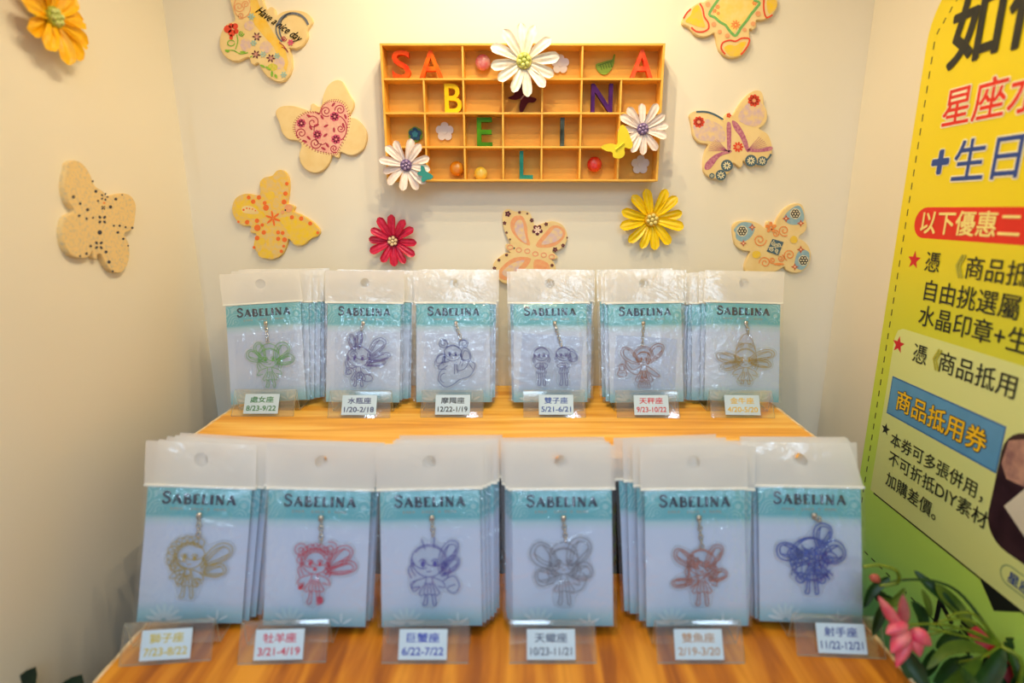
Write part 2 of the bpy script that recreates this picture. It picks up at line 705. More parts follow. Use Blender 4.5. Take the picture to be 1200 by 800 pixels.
b.mark('green_stem', I_green, strokes=[smooth_loop([(210, 310), (220, 370), (200, 440)], 4, False), spiral(250, 300, 26), arc(160, 385, 32, 26, 0, 340), smooth_loop([(110, 450), (180, 450), (240, 480), (310, 470)], 4, False), smooth_loop([(330, 510), (350, 500)], 2, False)], wd=9)
b.mark('green_leaves', I_green, [disc(125, 455, 22, ry=12, rot=.4), disc(265, 465, 26, ry=9), disc(440, 590, 26, ry=10, rot=.5), disc(490, 610, 28, ry=10, rot=.6), disc(525, 660, 12, ry=26), disc(560, 680, 12, ry=22, rot=-.5)])
b.mark('lime_patch', I_lime, [disc(530, 600, 46, ry=34)], lift=0.0002)
b.mark('dark_star_flower', I_mar, petals(390, 328, 42, 6, .34) + petals(382, 486, 40, 6, .34, .2) + petals(514, 520, 40, 6, .34, .1))
b.mark('flower_heart', I_pink, petals(390, 328, 22, 6, .3) + petals(382, 486, 20, 6, .3, .2) + petals(514, 520, 20, 6, .3, .1))
b.mark('pale_blossom', I_teal, petals(342, 150, 34, 6) + petals(362, 385, 30, 6) + petals(447, 485, 30, 6) + petals(570, 500, 30, 6) + petals(630, 668, 30, 6))
b.mark('grey_brush_ring', I_grey, strokes=[(arc(712, 260, 140, 140, -165, -15, 22), 20), (arc(712, 260, 150, 148, -230, -160, 14), 12), (arc(720, 262, 125, 150, 140, 260, 18), 8), (arc(700, 262, 112, 125, 130, 250, 18), 5)])
b.mark('pink_scroll', I_crim, strokes=[spiral(632, 345, 26), (smooth_loop([(590, 380), (630, 410), (665, 465)], 4, False), 7), (smooth_loop([(610, 420), (650, 440), (670, 470)], 4, False), 6)], wd=7)
b.mark('pink_blossom', I_rose, petals(692, 380, 30, 6, .55))
tm = text_mesh('Have a nice day', 1, I_black, bold=0.012, shear=0.5)
fit(tm, 0, 480, -48, 48)
ang = radians(35)
rr = b.root_loc
for v in tm.vertices:
    x, y = v.co.x, -v.co.y
    X, Y = 390 + x * cos(ang) - y * sin(ang), 90 + x * sin(ang) + y * cos(ang)
    v.co = b.at(X, Y, 0.0009) - rr
link('greeting_text', tm, I_black, b.root)

# 2 heart butterfly
b = Board(315, 85, 6.4, [(50, 300), (90, 255), (180, 250), (270, 275), (312, 285), (312, 245), (335, 232), (370, 255), (395, 245),
          (405, 180), (440, 100), (490, 60), (540, 60), (570, 100), (600, 160), (635, 220), (630, 270), (600, 330), (660, 350),
          (720, 420), (735, 490), (710, 570), (650, 615), (600, 618), (548, 598), (530, 602), (525, 635), (500, 635), (472, 620),
          (460, 660), (420, 720), (360, 752), (290, 735), (240, 680), (228, 610), (245, 545), (215, 510), (150, 500), (100, 450), (80, 380)],
          'plain wooden butterfly left of the letter box with a lacy pink heart print')
heart = smooth_loop([(380, 310), (350, 300), (280, 305), (220, 345), (195, 410), (215, 470), (270, 530), (350, 580), (430, 600), (500, 605), (530, 560), (570, 480), (595, 390), (595, 310), (560, 240), (500, 215), (440, 225), (400, 260)], 4)
b.mark('heart_print', INK('heart_pink', (236, 164, 150), (240, 190, 160), 300), [heart])
b.mark('heart_fringe', I_crim, [disc(x, y, 5, 6) for x, y in heart[::1]] + [disc(395 + (x - 395) * 1.06, 420 + (y - 420) * 1.06, 4, 6) for x, y in heart[::1]])
b.mark('heart_scrolls', I_crim, strokes=[spiral(430, 290, 42, a0=1), spiral(535, 280, 40, a0=3), spiral(330, 375, 52, a0=4, turns=1.4), spiral(245, 455, 42, a0=2), spiral(350, 530, 44, a0=0), spiral(490, 570, 30, a0=1), (arc(500, 420, 85, 100, -80, 60, 16), 8), (arc(400, 430, 60, 110, 60, 200, 16), 7), spiral(540, 420, 34, a0=5)], wd=8)
b.mark('heart_roses', I_rose, petals(245, 380, 36, 7, .8) + petals(495, 330, 38, 7, .8) + petals(365, 465, 36, 7, .8) + petals(505, 500, 38, 7, .8))
b.mark('heart_leaves', I_crim, [disc(x, y, 20, 8, 9, r) for x, y, r in ((300, 325, 0.5), (400, 335, 1), (485, 240, -.9), (575, 330, 1.2), (315, 415, 1), (360, 395, -.4), (430, 400, -.5), (560, 395, 1.3), (300, 490, .8), (425, 470, -.7), (270, 515, .4), (440, 545, 1), (410, 570, .5), (490, 430, 1.5))])

# 3 yellow and orange dots
b = Board(260, 190, 6.664, [(295, 160), (330, 120), (390, 105), (430, 65), (480, 65), (515, 110), (525, 180), (520, 250), (512, 320), (540, 330),
          (570, 350), (562, 385), (620, 410), (700, 460), (750, 510), (765, 550), (740, 580), (690, 600), (650, 640), (600, 655),
          (560, 640), (520, 600), (505, 650), (470, 720), (410, 755), (350, 755), (290, 720), (250, 660), (255, 600), (265, 560),
          (220, 545), (225, 500), (160, 495), (110, 450), (80, 390), (85, 320), (120, 270), (190, 245), (260, 255), (297, 250)],
          'yellow mottled wooden butterfly with orange dots, lower left of back wall',
          base=mat('mottled_yellow', (244, 200, 70), (228, 196, 136), scale=260, rough=0.55))
b.mark('yellow_patch', I_yel, [smooth_loop([(340, 430), (240, 440), (140, 420), (105, 360), (150, 300), (240, 310), (300, 370)], 3),
       smooth_loop([(450, 440), (560, 430), (700, 500), (740, 560), (620, 640), (560, 620), (500, 520)], 3), disc(380, 260, 34), disc(340, 715, 60, ry=34), disc(310, 620, 30)])
b.mark('paisley_hollow', M_board, [smooth_loop([(290, 400), (230, 405), (165, 390), (160, 350), (210, 340), (260, 360)], 3)])
b.mark('orange_dots', I_dorange, [disc(x, y, r, 9) for x, y, r in ((508, 168, 15), (497, 245, 18), (486, 310, 20), (547, 430, 17), (620, 440, 18), (690, 478, 17), (748, 550, 12), (210, 275, 16), (290, 275, 18), (245, 308, 18), (335, 318, 16), (345, 355, 24), (275, 457, 18), (198, 468, 18), (328, 548, 18), (276, 592, 19), (278, 512, 26), (316, 490, 14), (252, 665, 12), (440, 548, 16), (475, 552, 16), (440, 598, 17), (490, 605, 20), (483, 655, 12), (465, 695, 14), (130, 465, 10), (170, 372, 9), (195, 360, 7), (217, 362, 6), (240, 366, 6), (262, 378, 6))])
b.mark('orange_star', I_dorange, petals(400, 438, 62, 6, .28, .35, .05))
b.mark('head_flower', I_sal, [disc(520, 360, 32), disc(475, 390, 15)])
b.mark('eye', I_black, [disc(497, 374, 7, 6)])

# 4 centre, maroon flowers, half hidden
b = Board(570, 235, 7.618, [(143, 130), (160, 90), (200, 75), (260, 98), (330, 90), (385, 108), (408, 160), (432, 222), (470, 215), (530, 195),
          (600, 185), (675, 215), (715, 280), (720, 350), (680, 420), (622, 450), (592, 458), (635, 500), (620, 522), (580, 522),
          (605, 560), (620, 620), (600, 700), (540, 745), (440, 760), (370, 720), (320, 690), (270, 730), (215, 745), (150, 735),
          (95, 690), (60, 620), (65, 560), (110, 510), (170, 470), (215, 465), (175, 430), (175, 390), (213, 382), (180, 320), (150, 230)],
          'wooden butterfly with dark maroon flowers, partly behind the twins packet')
b.mark('salmon_wings', I_sal, [smooth_loop([(390, 400), (300, 360), (230, 280), (215, 200), (250, 140), (320, 140), (360, 220), (370, 320)], 3), smooth_loop([(440, 400), (520, 290), (600, 220), (690, 250), (700, 320), (620, 400), (520, 420)], 3), smooth_loop([(400, 520), (250, 510), (130, 600), (110, 680), (190, 710), (300, 650)], 3), smooth_loop([(430, 530), (520, 540), (570, 600), (520, 700), (430, 640)], 3)])
b.mark('lilac_wings', I_lil, [smooth_loop([(360, 380), (290, 330), (250, 250), (270, 180), (320, 180), (340, 280)], 3), smooth_loop([(490, 390), (560, 300), (620, 240), (680, 280), (660, 340), (580, 380)], 3), smooth_loop([(340, 530), (230, 560), (140, 640), (200, 680), (290, 600)], 3)])
b.mark('salmon_circles', INK('coral', (238, 140, 110)), strokes=[arc(x, y, 24, 20, 0, 360, 12) for x, y in ((290, 440), (365, 450), (437, 475), (512, 485), (583, 500), (212, 415))], wd=6)
b.mark('maroon_flowers', I_mar, sum([petals(x, y, r, 5, .7, a) for x, y, r, a in ((192, 118, 28, 0), (162, 200, 18, 1), (405, 175, 20, .5), (533, 210, 18, 2), (613, 437, 24, .3), (683, 400, 18, 1), (180, 484, 15, 0), (112, 530, 15, 1), (72, 603, 18, 2), (586, 577, 16, 1), (295, 105, 14, 0), (180, 285, 12, 1), (212, 345, 10, 1), (365, 116, 10, 0), (720, 330, 9, 1), (455, 262, 50, 0.3))], []))
b.mark('white_blossom', INK('blush', (246, 214, 190)), petals(455, 262, 33, 6, .5))
b.mark('eye', I_black, [disc(248, 424, 8, 6)])

# 5 top right, green lace
b = Board(785, 0, 8.57, [(130, 190), (128, 240), (190, 270), (250, 340), (330, 370), (400, 355), (445, 332), (465, 380), (480, 450), (510, 520),
          (580, 570), (650, 580), (730, 550), (790, 480), (805, 400), (800, 292), (835, 300), (870, 262), (868, 205), (940, 200),
          (1020, 160), (1070, 90), (1085, 20), (1060, -60), (990, -110), (890, -110), (860, -150), (780, -210), (640, -230), (500, -200),
          (430, -130), (400, -30), (340, 20), (300, 22), (220, 70), (160, 140)],
          'yellow wooden butterfly with a green lace diamond, cut off at top right')
b.mark('yellow_centre', INK('butter', (250, 216, 110), (246, 222, 140), 120), [[(440, 150), (560, -100), (820, -60), (860, 60), (720, 250), (640, 330), (520, 220)]])
b.mark('orange_bloom', I_orange, petals(480, 70, 26, 6, .5) + petals(450, 110, 24, 6, .5) + petals(485, 135, 20, 6, .5) + petals(660, 250, 50, 9, .35) + petals(850, 30, 28, 6, .5))
b.mark('green_lace', INK('lace_green', (126, 190, 110), (110, 176, 90)), strokes=[smooth_loop([(490, -10), (440, 60), (395, 145), (450, 175), (500, 220), (560, 255), (600, 310), (655, 360), (690, 320), (720, 270), (775, 205), (810, 150), (860, 90), (900, 30), (840, 0)], 3, False)], wd=26)
b.mark('yellow_spots', I_yel, [smooth_loop([(155, 215), (210, 150), (230, 90), (280, 50), (310, 100), (330, 190), (355, 270), (290, 270), (220, 245)], 3), smooth_loop([(545, 480), (600, 450), (660, 460), (700, 430), (765, 420), (735, 490), (690, 560), (600, 560)], 3), smooth_loop([(980, 0), (1060, 0), (1070, 70), (1000, 140), (975, 80)], 3)])
b.mark('red_border', I_red, strokes=[smooth_loop([(215, 275), (260, 315), (330, 320), (385, 290), (385, 230), (345, 170), (330, 90), (300, 35)], 3, False), smooth_loop([(135, 185), (170, 130), (210, 90)], 3, False), smooth_loop([(555, 545), (515, 490), (530, 430), (600, 405), (660, 415), (720, 385), (795, 390), (785, 450), (740, 520), (710, 548)], 3, False), smooth_loop([(945, -10), (940, 60), (950, 140), (975, 178), (1030, 150)], 3, False)], wd=16)
b.mark('pale_dots', I_sal, [disc(440, 245, 26), disc(380, 45, 26), disc(575, 360, 24), disc(885, 140, 28), disc(500, 320, 22), disc(835, 240, 24), disc(750, 300, 20)])

# 6 right, purple print
b = Board(800, 95, 6.67, [(55, 265), (95, 235), (160, 235), (230, 255), (290, 285), (322, 312), (335, 265), (360, 248), (395, 265), (440, 190),
          (500, 115), (560, 75), (610, 78), (630, 120), (635, 180), (660, 240), (655, 310), (625, 350), (600, 372), (660, 410),
          (690, 470), (700, 540), (690, 590), (640, 640), (580, 660), (510, 650), (475, 622), (470, 655), (450, 675), (420, 655),
          (395, 640), (385, 690), (330, 740), (260, 765), (200, 745), (165, 700), (165, 610), (180, 540), (197, 495), (130, 480),
          (85, 430), (75, 370), (65, 320)],
          'wooden butterfly right of the letter box with purple bands and red rosettes')
b.mark('lilac_mottle', I_lil, [smooth_loop([(90, 400), (90, 300), (200, 300), (310, 360), (330, 470), (220, 470), (130, 460)], 3), smooth_loop([(430, 290), (500, 180), (600, 160), (640, 250), (600, 340), (520, 350)], 3)])
b.mark('purple_bands', I_purp, [smooth_loop([(345, 330), (375, 330), (380, 440), (372, 545), (350, 545), (345, 440)], 3), smooth_loop([(385, 310), (430, 330), (490, 430), (520, 540), (495, 545), (450, 440), (400, 370)], 3), smooth_loop([(175, 690), (180, 640), (260, 570), (370, 540), (375, 560), (290, 590), (220, 680)], 3), smooth_loop([(520, 530), (600, 530), (690, 510), (695, 540), (600, 555), (520, 550)], 3)])
b.mark('fine_rays', I_purp, strokes=[[(350, 545), (350 + 150 * cos(a), 545 + 110 * sin(a))] for a in [pi + .12 * k for k in range(9)]] + [[(505, 540), (505 + 160 * cos(a), 540 + 130 * sin(a))] for a in [-.1 - .12 * k for k in range(8)]], wd=3)
b.mark('red_rosettes', I_red, petals(557, 152, 50, 9, .6, 0, .25) + petals(126, 320, 46, 9, .6, 0, .25) + petals(433, 515, 42, 9, .4, 0, .3) + petals(360, 268, 20, 5, .8))
b.mark('rosette_hearts', I_sal, [disc(557, 152, 12), disc(126, 320, 11), disc(433, 515, 14)])
b.mark('slate_wheels', I_slate, [disc(345, 660, 47, 14), disc(298, 735, 42, 14), disc(533, 622, 47, 14), disc(622, 625, 38, 14), disc(228, 740, 22, 10)])
b.mark('slate_edge', I_slate, strokes=[smooth_loop([(105, 240), (180, 240), (250, 262), (318, 302)], 3, False), smooth_loop([(690, 570), (672, 600), (650, 620)], 3, False), smooth_loop([(570, 640), (600, 652), (650, 625)], 3, False)], wd=14)
b.mark('wheel_petals', INK('cream', (240, 226, 180)), petals(345, 660, 32, 9, .3, 0, .25) + petals(298, 735, 30, 8, .3, 0, .25) + petals(533, 622, 32, 9, .3, 0, .25) + petals(622, 625, 28, 8, .3, 0, .25) + petals(228, 740, 14, 6, .3, 0, .2))

# 7 lower right, blue corners and a square
b = Board(850, 230, 8.0, [(72, 285), (110, 240), (180, 228), (260, 235), (330, 265), (377, 300), (390, 250), (415, 232), (462, 265), (500, 190),
          (560, 115), (640, 70), (710, 72), (740, 130), (745, 200), (765, 260), (755, 320), (700, 370), (692, 395), (750, 430),
          (795, 500), (800, 580), (770, 660), (700, 710), (630, 715), (570, 690), (553, 662), (500, 690), (440, 720), (350, 760),
          (250, 760), (190, 710), (185, 640), (215, 560), (230, 520), (160, 505), (100, 460), (80, 390)],
          'wooden butterfly with pale blue wing tips, behind the gold packet at right')
b.mark('blue_tips', I_blue, [smooth_loop([(80, 310), (150, 245), (240, 250), (275, 300), (240, 380), (170, 425), (105, 400), (95, 340)], 3), smooth_loop([(545, 200), (600, 130), (680, 85), (725, 130), (738, 220), (690, 260), (620, 265), (570, 240)], 3), smooth_loop([(670, 540), (730, 500), (785, 530), (780, 620), (720, 690), (650, 650)], 3)])
b.mark('tip_halo', INK('pale_halo', (226, 214, 180)), [disc(157, 325, 52, 14), disc(655, 163, 50, 14), disc(732, 600, 50, 14)])
b.mark('black_blossoms', I_black, sum([[arc(x + 26 * cos(a), y + 26 * sin(a), 18, 18, 0, 330, 9) for a in [k * pi / 3 for k in range(6)]] for x, y in ((157, 325), (655, 163), (732, 600))], []))
b.mark('blossom_holes', INK('pale_halo', (226, 214, 180)), sum([[arc(x + 26 * cos(a), y + 26 * sin(a), 9, 9, 0, 330, 7) for a in [k * pi / 3 for k in range(6)]] for x, y in ((157, 325), (655, 163), (732, 600))], []))
b.mark('brick_stars', I_brick, [star(x, y, r, 4, .4) for x, y, r in ((250, 290, 36), (168, 440, 34), (568, 208, 38), (706, 252, 36), (706, 498, 38), (650, 660, 36))])
b.mark('star_centres', INK('peach', (246, 190, 150)), [disc(x, y, 10, 8) for x, y in ((250, 290), (168, 440), (568, 208), (706, 252), (706, 498), (650, 660))])
b.mark('orange_scrolls', I_orange, strokes=[spiral(322, 408, 62, a0=0), spiral(550, 320, 55, a0=1), spiral(600, 550, 55, a0=2), spiral(370, 620, 55, a0=3), spiral(470, 350, 35, a0=4), spiral(520, 580, 34, a0=5), spiral(440, 600, 30, a0=1)], wd=9)
b.mark('orange_buds', I_orange, petals(425, 290, 54, 5, .6, -pi / 2) + [disc(500, 635, 50, ry=12)])
b.mark('yellow_patch', I_yel, [disc(640, 405, 36), disc(290, 545, 42, ry=36)])
b.mark('slate_square', I_slate, [[(440, 398), (545, 428), (495, 552), (385, 515)]])
b.mark('square_scrolls', INK('cream', (240, 226, 180)), strokes=[spiral(450, 440, 24), spiral(500, 460, 22, a0=2), spiral(430, 500, 22, a0=3), spiral(480, 510, 20, a0=1), [(450, 410), (480, 540)], [(400, 480), (530, 470)]], wd=6)
b.mark('eye', I_black, [disc(434, 310, 7, 6)])

# 8 left wall, grey mottles
b = Board(60, 180, 5.333, [(110, 60), (150, 42), (200, 65), (240, 120), (275, 200), (330, 238), (345, 264), (390, 260), (450, 248), (500, 265),
          (530, 320), (525, 400), (510, 470), (460, 500), (485, 560), (490, 640), (470, 710), (430, 745), (380, 735), (340, 690),
          (315, 635), (292, 630), (287, 660), (265, 650), (258, 610), (240, 640), (190, 655), (120, 630), (80, 560), (70, 480),
          (90, 400), (145, 360), (105, 300), (85, 220), (90, 150), (103, 100)],
          'wooden butterfly with grey mottling and small dark dots on the left wall', wall='left',
          base=mat('grey_mottled_board', (236, 204, 140), (206, 190, 156), scale=380, rough=0.55, lo=.48, hi=.7))
b.mark('dark_dots', INK('ink_navy', (52, 56, 74)), [disc(x, y, r, 8) for x, y, r in ((278, 235, 10), (138, 270, 11), (180, 312, 9), (227, 350, 11), (174, 388, 9), (221, 406, 8), (403, 284, 10), (370, 333, 11), (292, 295, 7), (391, 450, 7), (427, 450, 8), (464, 459, 7), (506, 463, 8), (416, 492, 9), (450, 532, 8), (303, 492, 15), (246, 577, 9), (220, 625, 9), (342, 614, 10), (361, 677, 11), (260, 400, 7), (384, 735, 7), (180, 640, 7), (480, 575, 6), (258, 172, 7), (443, 257, 5))])
b.mark('dark_blossoms', INK('ink_navy', (52, 56, 74)), petals(318, 412, 32, 4, .5, .8, .3) + petals(297, 572, 32, 4, .5, .8, .3) + petals(332, 270, 26, 5, .45, 0, .4) + petals(325, 338, 15, 4, .6, .8))
b.mark('orange_spot', I_orange, [disc(330, 308, 8, 6)])

# ------------------------------------------------------------------ artificial daisies


def petal_mesh(L, W, cup, droop, tip=0.5, seed=0):
    vs, fs = [], []
    nu, nv = 10, 8
    for i in range(nu + 1):
        u = i / nu
        wd = W * (0.30 + 0.70 * sin(pi * min(1, u * 0.62 + 0.02)) ** 0.9) * (1 if u < .82 else sqrt(max(0.0, 1 - ((u - .82) / .185) ** 2)) * .94 + .06)
        for j in range(nv + 1):
            v = j / nv * 2 - 1
            ridge = 0.10 * W * cos(v * pi * 2.0) * sin(pi * u)
            z = cup * L * sin(u * pi * 0.62) - droop * L * u * u + ridge + 0.10 * W * v * v
            vs.append((u * L, v * wd / 2, z))
    for i in range(nu):
        for j in range(nv):
            a = i * (nv + 1) + j
            fs.append((a, a + nv + 1, a + nv + 2, a + 1))
    me = mesh('petal', vs, fs)
    for p in me.polygons:
        p.use_smooth = True
    return me


def daisy(label, loc, R, n, pm, bead_m, disc_m, normal='back', W=0.30, cup=0.10, a0=0.0, lift=0.0, group='artificial daisies', droop=0.0, stand=0.004, nb=7, tilt=(0, 0)):
    root = thing('artificial_daisy', label, 'artificial flower', loc, (0, 0, 0), group)
    if normal == 'back':      # local z -> -Y
        root.rotation_euler = (pi / 2 + tilt[0], 0, tilt[1])
    else:                     # local z -> +X
        root.rotation_euler = (pi / 2, 0, pi / 2)
    meshes = [petal_mesh(R, R * W, cup + 0.03 * k, droop) for k in range(3)]
    for me in meshes:
        me.materials.append(pm)
    for k in range(n):
        p = link('petal', meshes[k % 3], None, root)
        a = a0 + 2 * pi * k / n + random.uniform(-.07, .07)
        s = random.uniform(.92, 1.04)
        p.rotation_euler = (random.uniform(-.25, .25), random.uniform(-.10, .06), a)
        p.location = (R * .08 * cos(a), R * .08 * sin(a), stand + 0.0007 * (k % 2))
        p.scale = (s * .94, s, s)
    bm = bmesh.new()
    bmesh.ops.create_cone(bm, cap_ends=True, segments=20, radius1=R * .25, radius2=R * .22, depth=stand + R * .15)
    bmesh.ops.translate(bm, verts=bm.verts[:], vec=(0, 0, (stand + R * .15) / 2))
    link('flower_disc', from_bm('flower_disc', bm), disc_m, root)
    bm = bmesh.new()
    bmesh.ops.create_icosphere(bm, subdivisions=2, radius=R * .066)
    bme = from_bm('bead', bm)
    bme.materials.append(bead_m)
    for p in bme.polygons:
        p.use_smooth = True
    spots = [(0, 0)] + [(R * .135 * cos(2 * pi * k / (nb - 1) + .3), R * .135 * sin(2 * pi * k / (nb - 1) + .3)) for k in range(nb - 1)]
    for x, y in spots:
        q = link('bead', bme, None, root)
        q.location = (x, y, stand + R * .175)
    return root


M_pred = mat('petal_red', (206, 14, 56), (226, 40, 80), scale=200, rough=0.35)
M_pyel = mat('petal_yellow', (254, 208, 4), (254, 220, 16), scale=200, rough=0.35)
M_pgold = mat('petal_golden', (246, 182, 4), (252, 198, 14), scale=200, rough=0.4)
M_pwhite = mat('petal_white', (250, 244, 232), (244, 232, 212), scale=200, rough=0.4)
M_pblush = mat('petal_blush', (246, 222, 206), (250, 234, 222), scale=200, rough=0.4)
M_bpearl = mat('bead_cream', (242, 214, 168), rough=0.2)
M_bgreen = mat('bead_green', (200, 208, 110), (220, 226, 140), rough=0.2)
M_bpurp = mat('bead_lilac', (150, 126, 170), (170, 150, 186), rough=0.2)
M_dred = mat('disc_dark_red', (120, 10, 34))
M_dpurp = mat('disc_purple', (108, 84, 130))
M_dgrn = mat('disc_olive', (196, 190, 90))
daisy('crimson artificial daisy with cream beads on the back wall', bpt(462, 282, 0.666), 0.0295, 12, M_pred, M_bpearl, M_dred, W=.33, a0=-.03)
daisy('bright yellow artificial daisy below right corner of letter box', bpt(762, 257, 0.666), 0.036, 12, M_pyel, mat('bead_straw', (228, 212, 130), rough=.25), mat('disc_ochre', (222, 170, 20)), W=.32, a0=.22)
daisy('large white daisy with green centre on top edge of letter box', bpt(614, 73, 0.640), 0.0355, 12, M_pwhite, M_bgreen, M_dgrn, W=.31, a0=.14, stand=0.003)
daisy('blush daisy with lilac centre at right edge of letter box', bpt(752, 152, 0.638), 0.0270, 12, M_pblush, M_bpurp, M_dpurp, W=.32, a0=.1, stand=0.003)
daisy('blush daisy with lilac centre at lower left corner of letter box', bpt(477, 194, 0.640), 0.0275, 12, M_pblush, M_bpurp, M_dpurp, W=.32, a0=.35, stand=0.003)
daisy('golden yellow daisy in the top left corner of the photo', lpt(50, 20, -0.382), 0.034, 11, M_pgold, M_bgreen, mat('disc_green', (170, 176, 60)), normal='left', W=.42, cup=.12, a0=.2, stand=0.006)

# ------------------------------------------------------------------ wooden letter box (cubby frame)
FX0, FX1 = -0.1470, 0.1548
FZ0, FZ1 = 0.0300, 0.1703
FY0, FY1 = 0.642, 0.6655
cub = thing('letter_box', 'shallow wooden compartment box holding coloured letters on the back wall', 'display box', ((FX0 + FX1) / 2, FY1, FZ0))
off = Vector(((FX0 + FX1) / 2, FY1, FZ0))


def cbox(name, x0, x1, y0, y1, z0, z1, m=M_box, bev=0.0004):
    return link(name, box(name, x0 - off.x, x1 - off.x, y0 - off.y, y1 - off.y, z0 - off.z, z1 - off.z, bev), m, cub)


T = 0.0024
cbox('back_panel', FX0 + .001, FX1 - .001, FY1 - 0.002, FY1 - .0002, FZ0 + .001, FZ1 - .001, M_boxback)
cbox('frame_side', FX0, FX0 + T, FY0, FY1 - .0005, FZ0, FZ1)
cbox('frame_side', FX1 - T, FX1, FY0, FY1 - .0005, FZ0, FZ1)
cbox('frame_rail', FX0 + T, FX1 - T, FY0, FY1 - .0005, FZ0, FZ0 + T)
cbox('frame_rail', FX0 + T, FX1 - T, FY0, FY1 - .0005, FZ1 - T, FZ1)
rows_px = [92.6, 132.7, 172.5]
rz = [bpt(600, p, FY0).z for p in rows_px]
for z in rz:
    cbox('shelf_strip', FX0 + T, FX1 - T, FY0 + .0004, FY1 - .002, z - .0010, z + .0010)
iw = (FX1 - FX0 - 2 * T) / 7
colx = [FX0 + T + iw * k for k in range(1, 7)]
zb = [FZ1 - T] + rz + [FZ0 + T]
for r in range(4):
    ztop, zbot = zb[r] - (.001 if r else 0), zb[r + 1] + (.001 if r < 3 else 0)
    for k, x in enumerate(colx):
        if r == 0 and k + 1 not in (2, 5):
            continue
        cbox('divider', x - .0010, x + .0010, FY0 + .0006, FY1 - .002, zbot, ztop)


def cp_pt(u, v, Y):
    return bpt(430 + u / 3.243, 30 + v / 3.243, Y)


def letter(ch, u0, u1, v0, v1, m, label, row, extra=None):
    Yf = 0.6450
    p0, p1 = cp_pt(u0, v1, Yf), cp_pt(u1, v0, Yf)
    zbot = (zb[row + 1] + (.0011 if row < 3 else .0001))
    me = text_mesh(ch, 0.03, m, bold=0.010, extrude=0.003)
    h = p1.z - p0.z
    fit(me, 0, p1.x - p0.x, 0, h)
    xf(me, FRONT, (0, 0, 0))
    o = link('wooden_letter', me, m)
    o.location = (p0.x, Yf + .006, zbot)
    tag(o, label, 'letter', 'painted letters in the letter box')
    return o


def pm(name, c, c2=None):
    m = mat('paint_' + name, c, c2, scale=90, rough=0.5)
    m.node_tree.nodes['Principled BSDF'].inputs['Specular IOR Level'].default_value = 0.15
    return m


letter('S', 95, 160, 85, 197, pm('red_orange', (222, 40, 8), (240, 92, 20)), 'red-orange letter S in the top left compartment', 0)
letter('A', 196, 287, 85, 197, pm('orange', (244, 118, 14), (232, 66, 12)), 'orange letter A beside the letter S', 0)
letter('A', 1000, 1096, 84, 198, pm('coral', (238, 66, 34), (244, 104, 60)), 'coral letter A in the top right compartment', 0)
letter('B', 295, 358, 215, 328, pm('yellow', (248, 190, 4), (250, 204, 16)), 'yellow letter B in the second row', 1)
letter('N', 852, 938, 215, 328, pm('purple', (62, 20, 92), (84, 34, 108)), 'purple letter N in the second row', 1)
letter('E', 418, 475, 342, 455, pm('green', (74, 140, 8), (54, 112, 14)), 'green letter E in the third row', 2)
letter('I', 735, 752, 343, 455, pm('grey', (36, 42, 36), (84, 96, 92)), 'thin grey letter I in the third row', 2)
letter('L', 580, 632, 473, 582, pm('teal', (22, 112, 104), (50, 140, 126)), 'teal letter L in the bottom row', 3)


def gem(label, u, v, r, c, c2, m_rough=0.08):
    m = mat('gem_' + label.split()[0], c, c2, scale=150, rough=m_rough, trans=0.25)
    m.node_tree.nodes['Principled BSDF'].inputs['Coat Weight'].default_value = 1.0
    bm = bmesh.new()
    bmesh.ops.create_icosphere(bm, subdivisions=3, radius=1)
    for vt in bm.verts:           # shallow facets
        n_ = noise.noise(vt.co * 3.0)
        vt.co *= 1 + 0.05 * n_
    me = from_bm('gem', bm)
    p = cp_pt(u, v, 0.655)
    R = r / 3.243 * 0.655 / 650
    me.transform(Matrix.Diagonal((R, R * .62, R, 1)))
    o = link('glass_gem', me, m, smooth=True)
    o.location = (p.x, 0.6625 - R * .6, p.z)
    tag(o, label, 'gem', 'round glass gems in the letter box')


gem('pink round glass gem left of the large white daisy', 440, 138, 27, (252, 110, 116), (254, 190, 180))
gem('orange round glass gem in the bottom row', 340, 542, 26, (255, 140, 10), (255, 180, 50))
gem('yellow round glass gem in the bottom row', 432, 562, 25, (255, 205, 50), (255, 228, 110))
gem('red round glass gem in the bottom row', 866, 526, 27, (246, 30, 16), (252, 90, 70))


def flat_shape(name, loops, th, m, loc, label, cat, group=None, face=(0, -1, 0), mats=None):
    """cut-out plaques with thickness; loops are (points2d, front lift, material)"""
    root = None
    for i, (lp, z0, z1, mm, nm) in enumerate(loops):
        bm = bmesh.new()
        a = [bm.verts.new((x, -z1, y)) for x, y in lp]
        f = bm.faces.new(a)
        r = bmesh.ops.extrude_face_region(bm, geom=[f])
        vs = [g for g in r['geom'] if isinstance(g, bmesh.types.BMVert)]
        bmesh.ops.translate(bm, verts=vs, vec=(0, z1 - z0, 0))
        bmesh.ops.recalc_face_normals(bm, faces=bm.faces[:])
        me = from_bm(nm, bm)
        if i == 0:
            root = link(name, me, mm)
            root.location = loc
            tag(root, label, cat, group)
        else:
            link(nm, me, mm, root)
    return root


def blossom(r, n=5, k=.28, sub=40, a0=pi / 2):
    return [(r * (1 - k + k * abs(cos(n * (a - a0) / 2)) ** .7) * cos(a), r * (1 - k + k * abs(cos(n * (a - a0) / 2)) ** .7) * sin(a)) for a in [2 * pi * i / sub for i in range(sub)]]


